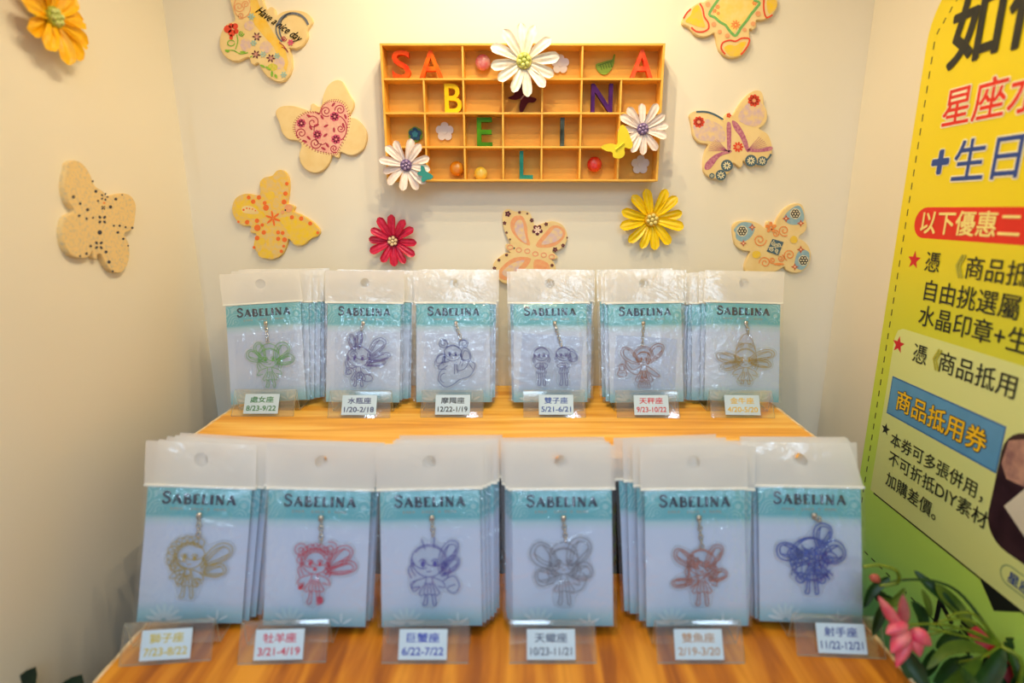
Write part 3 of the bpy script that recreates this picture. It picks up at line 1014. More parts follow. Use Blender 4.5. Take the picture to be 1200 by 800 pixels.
M_clearfl = mat('clear_resin', (246, 242, 236), (250, 246, 240), scale=100, rough=0.15, trans=0.2)
px2m = 0.655 / 650 / 3.243
for (u, v, r, lb) in ((735, 145, 32, 'clear resin blossom right of the large white daisy'), (295, 402, 33, 'clear resin blossom in the third row, left side'), (1040, 528, 34, 'clear resin blossom in the bottom right compartment')):
    p = cp_pt(u, v, 0.660)
    R = r * px2m
    flat_shape('resin_blossom', [(blossom(R), 0, .0022, M_clearfl, 'petals'), (arc(0, 0, R * .28, R * .28, 0, 345, 23), .0022, .003, M_clearfl, 'centre')], 0, None, (p.x, 0.6633, p.z), lb, 'decoration', 'clear resin blossoms')
p = cp_pt(182, 412, 0.658)
R = 27 * px2m
flat_shape('felt_flower', [(blossom(R, 6, .12), 0, .002, mat('felt_olive', (110, 150, 50)), 'base'), (blossom(R * .84, 5, .34), .002, .0038, mat('felt_navy', (16, 66, 106)), 'blue_petals'), (blossom(R * .42, 5, .3), .0038, .0046, mat('felt_teal', (40, 120, 140)), 'centre')], 0, None, (p.x, 0.6633, p.z), 'small navy blue flower on olive base in the third row', 'decoration')
p = cp_pt(908, 148, 0.658)
lf = [(-34, 2), (-22, -22), (0, -30), (18, -18), (30, 4), (32, 22), (34, 34), (29, 36), (24, 20), (8, 16), (-14, 10)]
lr = flat_shape('green_leaf', [([(x * px2m, y * px2m) for x, y in smooth_loop(lf[::-1], 3)], 0, .0015, mat('leaf_paint', (110, 156, 30), (140, 176, 50)), 'blade')], 0, None, (p.x, 0.6633, p.z), 'small green leaf left of the coral letter A', 'decoration')
vs, fs = [], []
ribbon([[(-26 * px2m, 0), (24 * px2m, 14 * px2m)]] + [[((-18 + 9 * k) * px2m, (1 + 2 * k) * px2m), ((-12 + 9 * k) * px2m, (-15 + 2 * k) * px2m)] for k in range(5)], 2.4 * px2m, lambda x, y: Vector((x, -.0017, y)), vs, fs)
link('veins', mesh('veins', vs, fs), mat('leaf_vein', (70, 110, 20)), lr)


def small_butterfly(label, u, v, Y, pts, m, lift, group=None, body=None):
    p = cp_pt(u, v, Y)
    lp = [((x - u) * Y / 650 / 3.243 * 1.0, -(y - v) * Y / 650 / 3.243) for x, y in pts]
    o = flat_shape('small_butterfly', [(smooth_loop(lp[::-1], 3), 0, lift, m, 'wings')], 0, None, (p.x, Y + lift, p.z), label, 'decoration', group)
    if body:
        bm = bmesh.new()
        tube(bm, [((x - u) * Y / 650 / 3.243, -lift - .0006, -(y - v) * Y / 650 / 3.243) for x, y in body], .0009, 6)
        link('body', from_bm('body', bm), mat('butterfly_body_' + label.split()[0], (190, 150, 150)) if 'maroon' in label else m, o)
    return o


small_butterfly('maroon butterfly cut-out below the large white daisy', 592, 270, 0.661, [(598, 222), (602, 240), (596, 262), (612, 268), (640, 276), (632, 288), (612, 290), (600, 308), (586, 326), (580, 306), (584, 284), (586, 275), (566, 280), (540, 274), (560, 264), (568, 246), (582, 232)], mat('maroon_felt', (84, 14, 34), (100, 24, 44), rough=.8), .0015, body=[(584, 280), (600, 262)])
small_butterfly('yellow wooden butterfly overlapping the right blush daisy', 955, 450, 0.627, [(968, 384), (985, 400), (1000, 432), (1008, 452), (1000, 466), (978, 462), (980, 485), (965, 499), (940, 495), (935, 478), (915, 474), (893, 462), (905, 452), (930, 448), (952, 450), (952, 420), (958, 395)], mat('yellow_paint_wood', (226, 206, 20), (236, 216, 40)), .0025, body=[(946, 470), (976, 446)])
small_butterfly('teal wooden butterfly beside the lower left blush daisy', 222, 563, 0.629, [(206, 535), (218, 538), (222, 552), (236, 560), (250, 572), (240, 582), (226, 584), (212, 592), (206, 582), (210, 572), (194, 566), (196, 556), (206, 552)], mat('teal_paint_wood', (30, 136, 130), (50, 150, 140)), .0025)

# ------------------------------------------------------------------ packets
BW, BL, TABH = 0.087, 0.1455, 0.036
CW, CH = 0.081, 0.1095


def film_mesh(seed, bulge=0.0030):
    random.seed(seed)
    nx, nz = 56, 70
    creases = []
    for k in range(26):
        cx, cz = random.uniform(-.045, .045), random.uniform(0, .11)
        a = random.choice([random.uniform(-.5, .5), random.uniform(1.1, 2.0)])
        creases.append((cx, cz, a, random.uniform(.008, .035), random.uniform(.0003, .0009)))
    vs, fs = [], []
    for i in range(nz + 1):
        for j in range(nx + 1):
            x = (j / nx - .5) * BW
            z = i / nz * (BL - TABH + .001)
            ex = 1 - abs(2 * j / nx - 1) ** 5
            ez = 1 - abs(2 * i / nz - 1) ** 8
            y = -bulge * ex * ez - .0010
            d = 0
            for cx, cz, a, L, h in creases:
                u = (x - cx) * cos(a) + (z - cz) * sin(a)
                w_ = -(x - cx) * sin(a) + (z - cz) * cos(a)
                if abs(u) < L:
                    d += h * math.exp(-(w_ / .0016) ** 2) * (1 - abs(u) / L)
            d += .0004 * noise.noise(Vector((x * 80, z * 60, seed))) + .0007 * noise.noise(Vector((x * 260, z * 170, seed + 9))) * (abs(2 * j / nx - 1) ** 3 * 2.4 + .2)
            y -= d * (.35 + .65 * ez * (ex if bulge > .001 else 1))
            vs.append((x, max(min(y, -.0009), -.0030 if bulge < .002 else -.0075), z))
    for i in range(nz):
        for j in range(nx):
            a = i * (nx + 1) + j
            fs.append((a, a + 1, a + nx + 2, a + nx + 1))
    me = mesh('plastic_sleeve', vs, fs)
    for p in me.polygons:
        p.use_smooth = True
    me.materials.append(M_film)
    return me


def tab_mesh(seed, bend=0.0, flare=0.0):
    random.seed(seed)
    z0, z1 = BL - TABH, BL
    hz, hr = BL - 0.0135, 0.0055
    angs = sorted([2 * pi * k / 36 for k in range(36)] + [math.atan2(z1 - hz, BW / 2) % (2 * pi), math.atan2(z1 - hz, -BW / 2) % (2 * pi), math.atan2(z0 - hz, -BW / 2) % (2 * pi), math.atan2(z0 - hz, BW / 2) % (2 * pi)])

    def P(x, z):
        t = (z - z0) / TABH
        return (x + flare * t + 0.0 * x, bend * t * t + .0008 * noise.noise(Vector((x * 50, z * 50, seed))) * t, z)
    rings = [[], [], []]
    for a in angs:
        c, s = cos(a), sin(a)
        tx = (BW / 2 / abs(c)) if abs(c) > 1e-6 else 1e9
        tz = ((z1 - hz) / s) if s > 1e-6 else ((z0 - hz) / s if s < -1e-6 else 1e9)
        R = min(tx, tz)
        for q, f in enumerate((0, .4, 1)):
            r = hr + (R - hr) * f
            rings[q].append(P(r * c, hz + r * s))
    n = len(angs)
    vs = rings[0] + rings[1] + rings[2]
    fs = []
    for q in range(2):
        for k in range(n):
            fs.append((q * n + k, q * n + (k + 1) % n, (q + 1) * n + (k + 1) % n, (q + 1) * n + k))
    me = mesh('hang_tab', vs, fs)
    for p in me.polygons:
        p.use_smooth = True
    me.materials.append(M_tab)
    return me


card_me = box('backing_card', -CW / 2, CW / 2, -.0004, .0004, 0.0005, CH - .0005)
card_me.materials.append(M_card)
seam_me = box('fold_seam', -BW / 2, BW / 2, -.0010, .0010, BL - TABH - .0002, BL - TABH + .0016)
seam_me.materials.append(M_seam)

# serif capitals drawn by hand: strokes (points, weight) in a unit-high box
TH, TN = .17, .07
GL = {
    'S': (.56, [([(.47, .74), (.46, .88), (.30, .97), (.15, .92), (.09, .78), (.15, .63), (.32, .52), (.46, .40), (.50, .24), (.40, .08), (.24, .02), (.10, .08), (.07, .26)], .12)]),
    'A': (.74, [([(.06, .02), (.36, 1.0)], TN), ([(.33, .98), (.64, .02)], TH), ([(.16, .34), (.54, .34)], TN), ([(0, .03), (.16, .03)], .05), ([(.52, .03), (.76, .03)], .05)]),
    'B': (.62, [([(.14, 0), (.14, 1)], TH), ([(.02, .97), (.30, .97), (.46, .88), (.48, .74), (.40, .58), (.22, .53)], .09), ([(.22, .53), (.44, .50), (.56, .36), (.54, .16), (.40, .03), (.02, .03)], .11)]),
    'E': (.56, [([(.14, 0), (.14, 1)], TH), ([(.02, .97), (.48, .97), (.48, .82)], TN), ([(.14, .52), (.38, .52)], TN), ([(.02, .03), (.52, .03), (.53, .2)], TN)]),
    'L': (.54, [([(.14, 0), (.14, 1)], TH), ([(.02, .97), (.28, .97)], .05), ([(.02, .03), (.50, .03), (.52, .24)], TN)]),
    'I': (.30, [([(.14, 0), (.14, 1)], TH), ([(.0, .97), (.28, .97)], .05), ([(.0, .03), (.28, .03)], .05)]),
    'N': (.78, [([(.12, 0), (.12, 1)], TN), ([(.08, 1), (.62, .0)], TH), ([(.62, 0), (.62, 1)], TN), ([(0, .03), (.24, .03)], .05), ([(.50, .97), (.74, .97)], .05)]),
}


def brand_mesh():
    vs, fs = [], []
    H = .0078
    adv = 0
    items = []
    for i, ch in enumerate('SABELINA'):
        w_, st = GL[ch]
        s = 1.22 if i == 0 else 1.0
        items.append((adv, s, st))
        adv += w_ * s + .12
    tot = adv - .12
    k = .0575 / tot
    for a, s, st in items:
        for pts, wt in st:
            ribbon([([((a + x * s - tot / 2) * k, (y * s - (s - 1) * .0) * H) for x, y in smooth_loop(pts, 3, False)] if len(pts) > 4 else [((a + x * s - tot / 2) * k, y * s * H) for x, y in pts], wt * k * 1.5)], 0, lambda x, y: Vector((x, -.00075, .0962 + y)), vs, fs)
    me = mesh('brand_lettering', vs, fs)
    me.materials.append(M_navy)
    return me


brand_me = brand_mesh()


def subtitle_mesh():
    vs, fs = [], []
    random.seed(3)
    x = -.0215
    st = []
    for k in range(17):
        if k not in (4, 5, 10, 12):
            h = .0016
            st += [[(x, 0), (x, h)], [(x, h), (x + .0011, h * .8)]]
            if k % 2:
                st += [[(x + .0011, h), (x + .0011, 0)]]
            else:
                st += [[(x, 0), (x + .0012, 0.0002)]]
        x += .0026
    ribbon(st, .00042, lambda x, y: Vector((x, -.00075, .0912 + y)), vs, fs)
    me = mesh('small_lettering', vs, fs)
    me.materials.append(M_tan)
    return me


sub_me = subtitle_mesh()


def flourish_mesh():
    vs, fs = [], []
    for cx, n, R in ((-.020, 7, .015), (.021, 3, .010)):
        for k in range(n):
            a = pi * (k + .5) / n
            pts = arc(cx + R * .55 * cos(a), R * .55 * sin(a), R * .42, R * .10, 0, 330, 11, a)
            b0 = len(vs)
            vs += [Vector((x, -.00070, .002 + max(0, y))) for x, y in pts]
            fs.append(tuple(range(b0, b0 + len(pts))))
    me = mesh('flourish', vs, fs)
    me.materials.append(mat('flourish_ink', (186, 216, 226)))
    return me


flour_me = flourish_mesh()

# shared film and tab variants
FILMS = [film_mesh(s) for s in (11, 22, 33, 44, 55, 66)]
FILMB = [film_mesh(s, .0012) for s in (71, 72)]
TABS = [tab_mesh(s) for s in (1, 2, 3)]
pouch_me = None


def pouch_mesh():
    vs, fs = [], []
    n = 10
    S = .034
    for i in range(n + 1):
        for j in range(n + 1):
            x, z = (j / n - .5) * 2 * S, (i / n - .5) * 2 * S * .96
            vs.append((x, -.0003 * noise.noise(Vector((x * 90, z * 90, 5))), z))
    for i in range(n):
        for j in range(n):
            a = i * (n + 1) + j
            fs.append((a, a + 1, a + n + 2, a + n + 1))
    me = mesh('inner_pouch', vs, fs)
    me.materials.append(M_pouch)
    return me


pouch_me = pouch_mesh()
pouch_me2 = pouch_me.copy()
pouch_me2.materials.clear()
pouch_me2.materials.append(M_pouch2)


# ---- line art of the charms (generic fairies drawn with strokes)
def wing(ax, ay, ang, L, W, veins=3):
    c, s = cos(ang), sin(ang)
    W *= 1.6
    veins = min(veins, 2)
    base = [(0, 0), (.25, .35), (.6, .55), (.88, .45), (1, .12), (.9, -.15), (.6, -.28), (.25, -.18)]
    f = lambda x, y: (ax + (x * L) * c - (y * W) * s, ay + (x * L) * s + (y * W) * c)
    out = [smooth_loop([f(x, y) for x, y in base], 3)]
    out[0].append(out[0][0])
    out.append(smooth_loop([f(.1 + x * .8, y * .7) for x, y in base], 3))
    out[1].append(out[1][0])
    for k in range(veins):
        y = -.1 + .45 * k / max(1, veins - 1)
        out.append([f(.1, 0), f(.5, y * .7), f(.82, y)])
    return out


def face(cx, cy, r, eyes=True):
    st = [arc(cx, cy, r, r * .92, 180, 360, 14),
          arc(cx, cy, r * 1.12, r * 1.1, -20, 200, 16),
          arc(cx - r * .35, cy + r * .35, r * .7, r * .75, 190, 290, 8),
          arc(cx + r * .35, cy + r * .45, r * .8, r * .7, 200, 330, 8),
          arc(cx, cy + r * .2, r * .95, r * .8, 30, 150, 8),
          arc(cx, cy - r * .5, r * .16, r * .1, 200, 340, 5)]
    po = []
    if eyes:
        for sgn in (-1, 1):
            po.append(disc(cx + sgn * r * .38, cy - r * .12, r * .13, 9, r * .2))
            st.append(arc(cx + sgn * r * .38, cy - r * .08, r * .24, r * .26, 20, 160, 6))
    return st, po


def dress(cx, cy, h, w_, folds=4):
    st = [[(cx - w_ * .25, cy), (cx - w_ * .35, cy - h * .3), (cx - w_, cy - h * .9)], [(cx + w_ * .25, cy), (cx + w_ * .35, cy - h * .3), (cx + w_, cy - h * .9)]]
    hem = []
    for k in range(9):
        x = cx - w_ + 2 * w_ * k / 8
        hem.append((x, cy - h * (.9 if k % 2 == 0 else 1.05)))
    st.append(hem)
    for k in range(folds):
        x = (k + .5) / folds * 2 - 1
        st.append([(cx + x * w_ * .3, cy - h * .3), (cx + x * w_ * .75, cy - h * .85)])
    return st


def legs(cx, cy, h, sp_=.07):
    return [smooth_loop([(cx - sp_ - .04, cy), (cx - sp_ - .05, cy - h * .6), (cx - sp_ - .10, cy - h), (cx - sp_ + .02, cy - h), (cx - sp_ + .03, cy)], 3, False),
            smooth_loop([(cx + sp_ - .03, cy), (cx + sp_, cy - h * .5), (cx + sp_ + .02, cy - h * 1.05), (cx + sp_ + .10, cy - h), (cx + sp_ + .06, cy)], 3, False)]


def hair_ends(cx, cy, r, side, L=.4):
    return [smooth_loop([(cx + side * r, cy), (cx + side * r * 1.3, cy - L * .5), (cx + side * r * 1.1, cy - L)], 3, False),
            smooth_loop([(cx + side * r * .9, cy - .05), (cx + side * r * 1.1, cy - L * .4), (cx + side * r * .85, cy - L * .85)], 3, False)]


def fairy(kind):
    st, po = [], []
    if kind == 'twins':
        for cx in (-.46, .42):
            a, b_ = face(cx, .32, .27)
            st += a
            po += b_
            st += dress(cx, 0.02, .45, .2)
            st += legs(cx, -.42, .45, .06)
            st += hair_ends(cx, .3, .27, -1, .3) + hair_ends(cx, .3, .27, 1, .3)
            st.append(smooth_loop([(cx - .1, 0), (cx - .26, -.12), (cx - .12, -.25)], 3, False))
            st.append(smooth_loop([(cx + .1, 0), (cx + .26, -.12), (cx + .12, -.25)], 3, False))
            st.append([(cx - .06, -.02), (cx, -.06), (cx + .06, -.02)])
        st += wing(.62, .1, .5, .4, .4, 1)
        return st, po
    if kind == 'goat':
        a, b_ = face(-.05, .32, .32)
        st += a
        po += b_
        st += [spiral(-.42, .72, .15, 1.3), spiral(.38, .72, .15, 1.3, 2, sgn=-1)]
        st += [arc(-.42, .72, .18, .16, 0, 360, 14), arc(.38, .72, .18, .16, 0, 360, 14)]
        st += wing(-.35, .05, 2.6, .35, .42, 0)
        st += wing(.3, .1, .4, .42, .42, 0)
        st += hair_ends(-.05, .3, .32, -1, .45) + hair_ends(-.05, .3, .32, 1, .5)
        st.append(smooth_loop([(-.2, 0), (-.5, -.05), (-.62, -.28), (-.3, -.3)], 3, False))
        st.append(smooth_loop([(-.25, -.15), (-.55, -.4), (-.62, -.75), (-.35, -1.0), (-.05, -.92), (.25, -.7), (.6, -.6), (.78, -.35), (.85, -.1), (.62, .02), (.5, -.2), (.3, -.35), (.1, -.3), (.1, 0)], 3, False))
        st += [arc(-.3, -.65, .25, .2, 100, 250, 8), [(.02, -.05), (.02, -.5)], [(.62, -.1), (.75, -.3)], [(.15, -.1), (.15, -.45)]]
        return st, po
    if kind == 'libra':
        st += wing(-.12, .02, 2.35, .95, .36, 1) + wing(.12, .02, .78, .98, .36, 1)
        a, b_ = face(0, .22, .26)
        st += a
        po += b_
        st += [arc(0, .32, .34, .34, -10, 190, 18), arc(0, .32, .40, .40, -5, 185, 18)]
        st += dress(0, -.05, .62, .36, 6) + dress(0, -.3, .6, .25, 4)
        st.append(smooth_loop([(-.1, -.05), (-.45, -.2), (-.72, .15), (-.62, -.2), (-.3, -.4), (-.15, -.3)], 3, False))
        st.append(smooth_loop([(.1, -.05), (.4, -.25), (.62, -.48), (.4, -.45), (.2, -.3)], 3, False))
        st += [arc(-.85, -.32, .2, .16, 180, 360, 8), [(-1.05, -.32), (-.65, -.32)], [(-.85, .05), (-1.03, -.32)], [(-.85, .05), (-.67, -.32)], arc(-.85, -.1, .14, .14, 0, 350, 9)]
        return st, po
    seeds = {'virgo': 1, 'aqua': 2, 'taurus': 3, 'leo': 4, 'aries': 5, 'cancer': 6, 'scorpio': 7, 'pisces': 8, 'sagit': 9}
    random.seed(seeds[kind])
    hx = {'virgo': 0, 'aqua': -.2, 'taurus': 0, 'leo': -.2, 'aries': -.15, 'cancer': -.15, 'scorpio': 0, 'pisces': 0, 'sagit': 0}[kind]
    hr = {'cancer': .46, 'leo': .40, 'aqua': .40}.get(kind, .38)
    hy = {'virgo': .12, 'aqua': .1, 'taurus': -.02}.get(kind, .2)
    a, b_ = face(hx, hy, hr)
    st += a
    po += b_
    by = hy - hr * .95
    st += dress(hx, by, .5, .3, 4)
    st += legs(hx, by - .45, min(.4, 1 + by - .45), .09)
    st += hair_ends(hx, hy, hr, -1, .45) + hair_ends(hx, hy, hr, 1, .45)
    st.append(smooth_loop([(hx - .1, by), (hx - .4, by - .1), (hx - .5, by - .28), (hx - .28, by - .25)], 3, False))
    st.append(smooth_loop([(hx + .1, by), (hx + .38, by - .12), (hx + .45, by - .3), (hx + .25, by - .25)], 3, False))
    if kind == 'virgo':
        st += wing(.2, .0, .75, .85, .45, 3) + wing(.2, -.1, .15, .8, .32, 2) + wing(-.2, .05, 2.5, .75, .34, 2) + wing(-.15, .1, 1.9, .75, .3, 1)
        st += [arc(0, .3, .40, .42, 0, 180, 16)]
    elif kind == 'aqua':
        st += wing(-.35, .35, 1.75, .65, .22, 2) + wing(-.2, .4, 1.45, .7, .2, 2) + wing(.15, .1, .75, .95, .36, 3) + wing(.1, -.1, .28, .98, .22, 3) + wing(.05, -.2, .1, .8, .2, 1)
        st += [spiral(-.55, -.45, .18), spiral(-.15, -.65, .2), arc(.15, -.7, .2, .14, 0, 360, 12), spiral(-.4, .2, .15)]
    elif kind == 'taurus':
        st += wing(.1, -.05, .22, 1.05, .3, 5) + wing(-.1, -.05, 2.95, 1.05, .3, 5) + wing(.1, -.15, -.15, .9, .25, 3) + wing(-.1, -.15, 3.35, .9, .25, 3)
        st += [smooth_loop([(-.4, .2), (-.28, .65), (0, .98), (.28, .65), (.4, .2)], 3, False), arc(0, .35, .35, .25, 0, 180, 10), spiral(-.2, .5, .12), spiral(.2, .5, .12)]
    elif kind == 'leo':
        for k in range(11):
            aa = radians(20 + 20 * k + 40)
            st.append(arc(hx + .5 * cos(aa), hy + .48 * sin(aa), .16, .14, 0, 360, 9))
        st += wing(.15, -.1, .55, 1.05, .4, 4) + wing(.15, -.3, .1, .75, .3, 2)
        st += [spiral(-.4, -.5, .2), spiral(.05, -.6, .16)]
    elif kind == 'aries':
        st += [spiral(-.6, .55, .22), spiral(.3, .6, .22, sgn=-1, a0=2)] + wing(.15, 0, .6, .98, .38, 3) + wing(.1, -.1, .15, 1.0, .3, 3)
        for k in range(8):
            aa = radians(30 + 20 * k)
            st.append(arc(hx + .42 * cos(aa), hy + .42 * sin(aa), .13, .13, 0, 360, 8))
        po += [disc(-.55, -.55, .07), disc(.05, -.92, .09, 8, .12), disc(-.15, .0, .06), disc(-.5, -.5, .05), disc(.0, -.85, .05)]
    elif kind == 'cancer':
        st += wing(.15, -.1, 1.0, 1.0, .34, 2) + wing(.2, -.2, .7, .7, .3, 1)
        st += [smooth_loop([(.25, -.35), (.55, -.2), (.72, -.5), (.55, -.7), (.35, -.55), (.6, -.45)], 3, False), smooth_loop([(-.45, -.3), (-.68, -.4), (-.6, -.62), (-.4, -.5)], 3, False), [(-.25, .55), (-.35, .85)], [(0, .58), (.02, .9)]]
    elif kind == 'scorpio':
        st += wing(.15, 0, .9, 1.0, .5, 4) + wing(-.15, 0, 2.25, 1.0, .5, 4) + wing(.15, -.2, .1, .7, .4, 2) + wing(-.15, -.2, 3.0, .7, .4, 2)
        st += [smooth_loop([(.2, -.7), (.5, -.6), (.65, -.3), (.55, -.1)], 3, False), arc(0, .35, .42, .42, 0, 180, 14)]
    elif kind == 'pisces':
        st += wing(.15, 0, .95, .85, .3, 3) + wing(-.15, .1, 2.4, .8, .3, 3) + wing(.2, -.3, .3, .6, .25, 3) + wing(-.2, -.3, 3.2, .7, .2, 2)
        for k in range(8):
            st.append([(random.uniform(-.5, .5), random.uniform(-.6, .5)) for _ in range(3)])
    elif kind == 'sagit':
        st += wing(.2, .3, 1.1, .75, .4, 2) + wing(-.2, .1, 2.8, .8, .4, 3) + wing(.2, 0, .2, .8, .5, 3)
        st += [arc(0, 0, .62, .62, 20, 330, 22), spiral(-.5, .1, .24), spiral(.5, .0, .24), spiral(-.3, -.6, .2), spiral(.3, -.6, .2)]
        for k in range(14):
            st.append([(random.uniform(-.6, .6), random.uniform(-.6, .4)) for _ in range(3)])
    return st, po


def hull2(pts):
    pts = sorted(set(pts))

    def half(p):
        h = []
        for q in p:
            while len(h) >= 2 and (h[-1][0] - h[-2][0]) * (q[1] - h[-2][1]) - (h[-1][1] - h[-2][1]) * (q[0] - h[-2][0]) <= 0:
                h.pop()
            h.append(q)
        return h
    a, b_ = half(pts), half(pts[::-1])
    return a[:-1] + b_[:-1]


def charm(parent, kind, ink, cx, cz, s, lw):
    st, po = fairy(kind)
    allp = [p for q in st for p in (q[0] if isinstance(q, tuple) else q)]
    cen = (sum(p[0] for p in allp) / len(allp), sum(p[1] for p in allp) / len(allp))
    # silhouette: farthest point per direction, slightly expanded
    N = 40
    rad = [0.25] * N
    for x, y in allp:
        a = math.atan2(y - cen[1], x - cen[0]) % (2 * pi)
        k = int(a / (2 * pi) * N) % N
        r = math.hypot(x - cen[0], y - cen[1])
        rad[k] = max(rad[k], r)
    rad = [max(rad[k], .80 * max(rad[(k - 1) % N], rad[(k + 1) % N])) for k in range(N)]
    out = [(cen[0] + (rad[k] + .07) * cos(2 * pi * (k + .5) / N), cen[1] + (rad[k] + .07) * sin(2 * pi * (k + .5) / N)) for k in range(N)]
    top = max(out, key=lambda p: p[1] - abs(p[0]) * .5)
    bm = bmesh.new()
    vv = [bm.verts.new((x * s, -.0011, y * s)) for x, y in smooth_loop(out, 2)]
    f = bm.faces.new(vv)
    r = bmesh.ops.extrude_face_region(bm, geom=[f])
    bmesh.ops.translate(bm, verts=[g for g in r['geom'] if isinstance(g, bmesh.types.BMVert)], vec=(0, .0018, 0))
    bmesh.ops.recalc_face_normals(bm, faces=bm.faces[:])
    body = link('acrylic_charm', from_bm('acrylic_charm', bm), M_charm, parent)
    body.location = (cx, -.0016, cz)
    vs, fs = [], []
    ribbon(st, lw / s, lambda x, y: Vector((x * s, -.00125, y * s)), vs, fs)
    for p in po:
        b0 = len(vs)
        vs += [Vector((x * s, -.0013, y * s)) for x, y in p]
        fs.append(tuple(range(b0, b0 + len(p))))
    link('fairy_outline', mesh('fairy_outline', vs, fs), ink, body)
    # gleam of the cut acrylic edge, painted on as a fine pale ribbon
    rim = []
    ribbon_v, ribbon_f = [], []
    lp = smooth_loop(out, 2)
    ribbon([lp + [lp[0]]], .0006 / s, lambda x, y: Vector((x * s, -.00118, y * s)), ribbon_v, ribbon_f)
    link('gleam_ribbon', mesh('gleam_ribbon', ribbon_v, ribbon_f), M_rim, body)
    return top[0] * s + cx, top[1] * s + cz


M_rim = film('rim_gleam', (1, 1, 1), 0.22, (250, 250, 246), 0.1, 0.6, 0.1)


def chain(parent, x0, z0, x1, z1):
    n = max(3, int(math.hypot(x1 - x0, z1 - z0) / .0032))
    grp = None
    ring = None
    bm = bmesh.new()
    # clasp plate
    box_bm(bm, x0 - .0018, x0 + .0018, -.0034, -.0016, z0 - .0004, z0 + .0030)
    for k in range(n + 1):
        t = k / n
        c = Vector((x0 + (x1 - x0) * t, -.0026, z0 + (z1 - z0) * t))
        pts = []
        for q in range(9):
            a = 2 * pi * q / 8
            d = Vector((.0016 * cos(a), (.0009 if k % 2 else .0002) * cos(a), .0021 * sin(a)))
            if k % 2:
                d.x *= .45
            pts.append(c + d)
        tube(bm, pts, .00055, 5, cap=False)
    bmesh.ops.scale(bm, vec=(1, 1, 1), verts=bm.verts[:])
    link('chain', from_bm('chain', bm), M_metal, parent, smooth=True)


def mk_ink(n, c, c2=None):
    dk = lambda q: tuple(v * .94 for v in q) if q else None
    return mat('charm_ink_' + n, dk(c), dk(c2), scale=300, rough=.5)


ROW = {
    'U': dict(Y=0.5800, z=SZ_U + .0075, t=.612, lean=15, pitch=.0046, sY=.552, st=.5863, sz=SZ_U),
    'L': dict(Y=0.3820, z=SZ_L + .0075, t=.4463, lean=15, pitch=.0040, sY=.352, st=.420, sz=SZ_L),
}


JIT = random.Random(5)


def packet(row, key, px, roll, yaw, kind, ink, lw, label, hid, backs, ccx, ccz, cs, pouch=None, tabbend=0, flare=0, dy=0, tabmat=None):
    R = ROW[row]
    X = (px - 608) / 650 * R['t']
    grp = 'charm packets in the %s row' % ('back' if row == 'U' else 'front')
    root = thing('charm_packet', label, 'packet', (X, R['Y'] + dy, R['z']), (radians(-R['lean']), radians(roll), radians(yaw)), grp)
    link('backing_card', card_me, None, root)
    card = root.children[0]
    link('brand_lettering', brand_me, None, card)
    link('small_lettering', sub_me, None, card)
    link('flourish', flour_me, None, card)
    seed = sum(ord(c) for c in key)
    link('plastic_sleeve', FILMS[seed % 6], None, root)
    tm_ = tab_mesh(seed, tabbend, flare)
    tb = link('hang_tab', tm_, None, root)
    link('fold_seam', seam_me, None, root)
    if pouch is not None:
        p = link('inner_pouch', pouch_me if pouch[0] else pouch_me2, None, root)
        p.location = (ccx * .3 + pouch[1], -.0010, ccz - .002 + pouch[2])
        p.rotation_euler = (0, radians(pouch[0]), 0)
    tx, tz = charm(root, kind, ink, ccx, ccz, cs, lw)
    chain(root, tx * .35 + ccx * .3, 0.0865, tx, tz + .0005)
    who = hid.split(' behind the ')[1].replace(' packet', '')
    ordn = ['just behind the front one', 'third from the front', 'fourth from the front', 'fifth from the front', 'sixth from the front']
    for k, (ox, dr, dz) in enumerate(backs):
        pos = 'rearmost' if k == len(backs) - 1 else ordn[k]
        r2 = thing('charm_packet', 'clear packet, %s, in the %s stack' % (pos, who), 'packet', (X + ox, R['Y'] + dy + R['pitch'] * (k + 1), R['z'] + dz + JIT.uniform(-.0012, .0006)), (radians(-R['lean']), radians(roll + dr + JIT.uniform(-.6, .6)), radians(yaw)), grp)
        link('backing_card', card_me, None, r2)
        link('plastic_sleeve', FILMB[k % 2], None, r2)
        link('hang_tab', TABS[k % 3], None, r2)
        link('fold_seam', seam_me, None, r2)
    return root


packet('U', 'U1', 315, -3.0, 4, 'virgo', mk_ink('green', (70, 168, 74), (110, 190, 80)), .00056, 'front packet with pale green fairy charm, far left of back row',
       'clear packet showing only its edge behind the green fairy packet', [(.002, 2.5, 0), (.005, 3.5, 0), (.010, 3.5, 0), (.014, 3, 0), (.017, 2.5, 0)], 0.004, 0.045, 0.0275, (0, 0, 0), .004, -.004)
packet('U', 'U2', 425, 0.6, 0, 'aqua', mk_ink('indigo', (74, 50, 150)), .00056, 'front packet with indigo feathered fairy charm, second in back row',
       'clear packet showing only its edge behind the indigo feathered fairy packet', [(.002, -.5, 0), (-.001, -1, 0), (.007, .4, 0), (.009, 0, 0)], 0.001, 0.047, 0.0285, (0, .002, 0), -.003)
packet('U', 'U3', 531, 0.0, 0, 'goat', mk_ink('blue', (50, 56, 150)), .00056, 'front packet with blue horned fairy charm with fish tail',
       'clear packet showing only its edge behind the blue fish-tailed fairy packet', [(.002, .5, 0), (-.002, 0, 0), (.003, .3, 0), (.005, 1, 0)], 0.001, 0.045, 0.0275, (0, .002, 0), 0)
packet('U', 'U4', 645, -0.3, 0, 'twins', mk_ink('violet', (78, 66, 150)), .00056, 'front packet with violet twin fairies charm, fourth in back row',
       'clear packet showing only its edge behind the twin fairies packet', [(.001, 0, 0), (-.002, -.5, 0), (.004, .8, 0), (.006, .8, 0)], 0.003, 0.044, 0.0275, (4, .0, 0), 0)
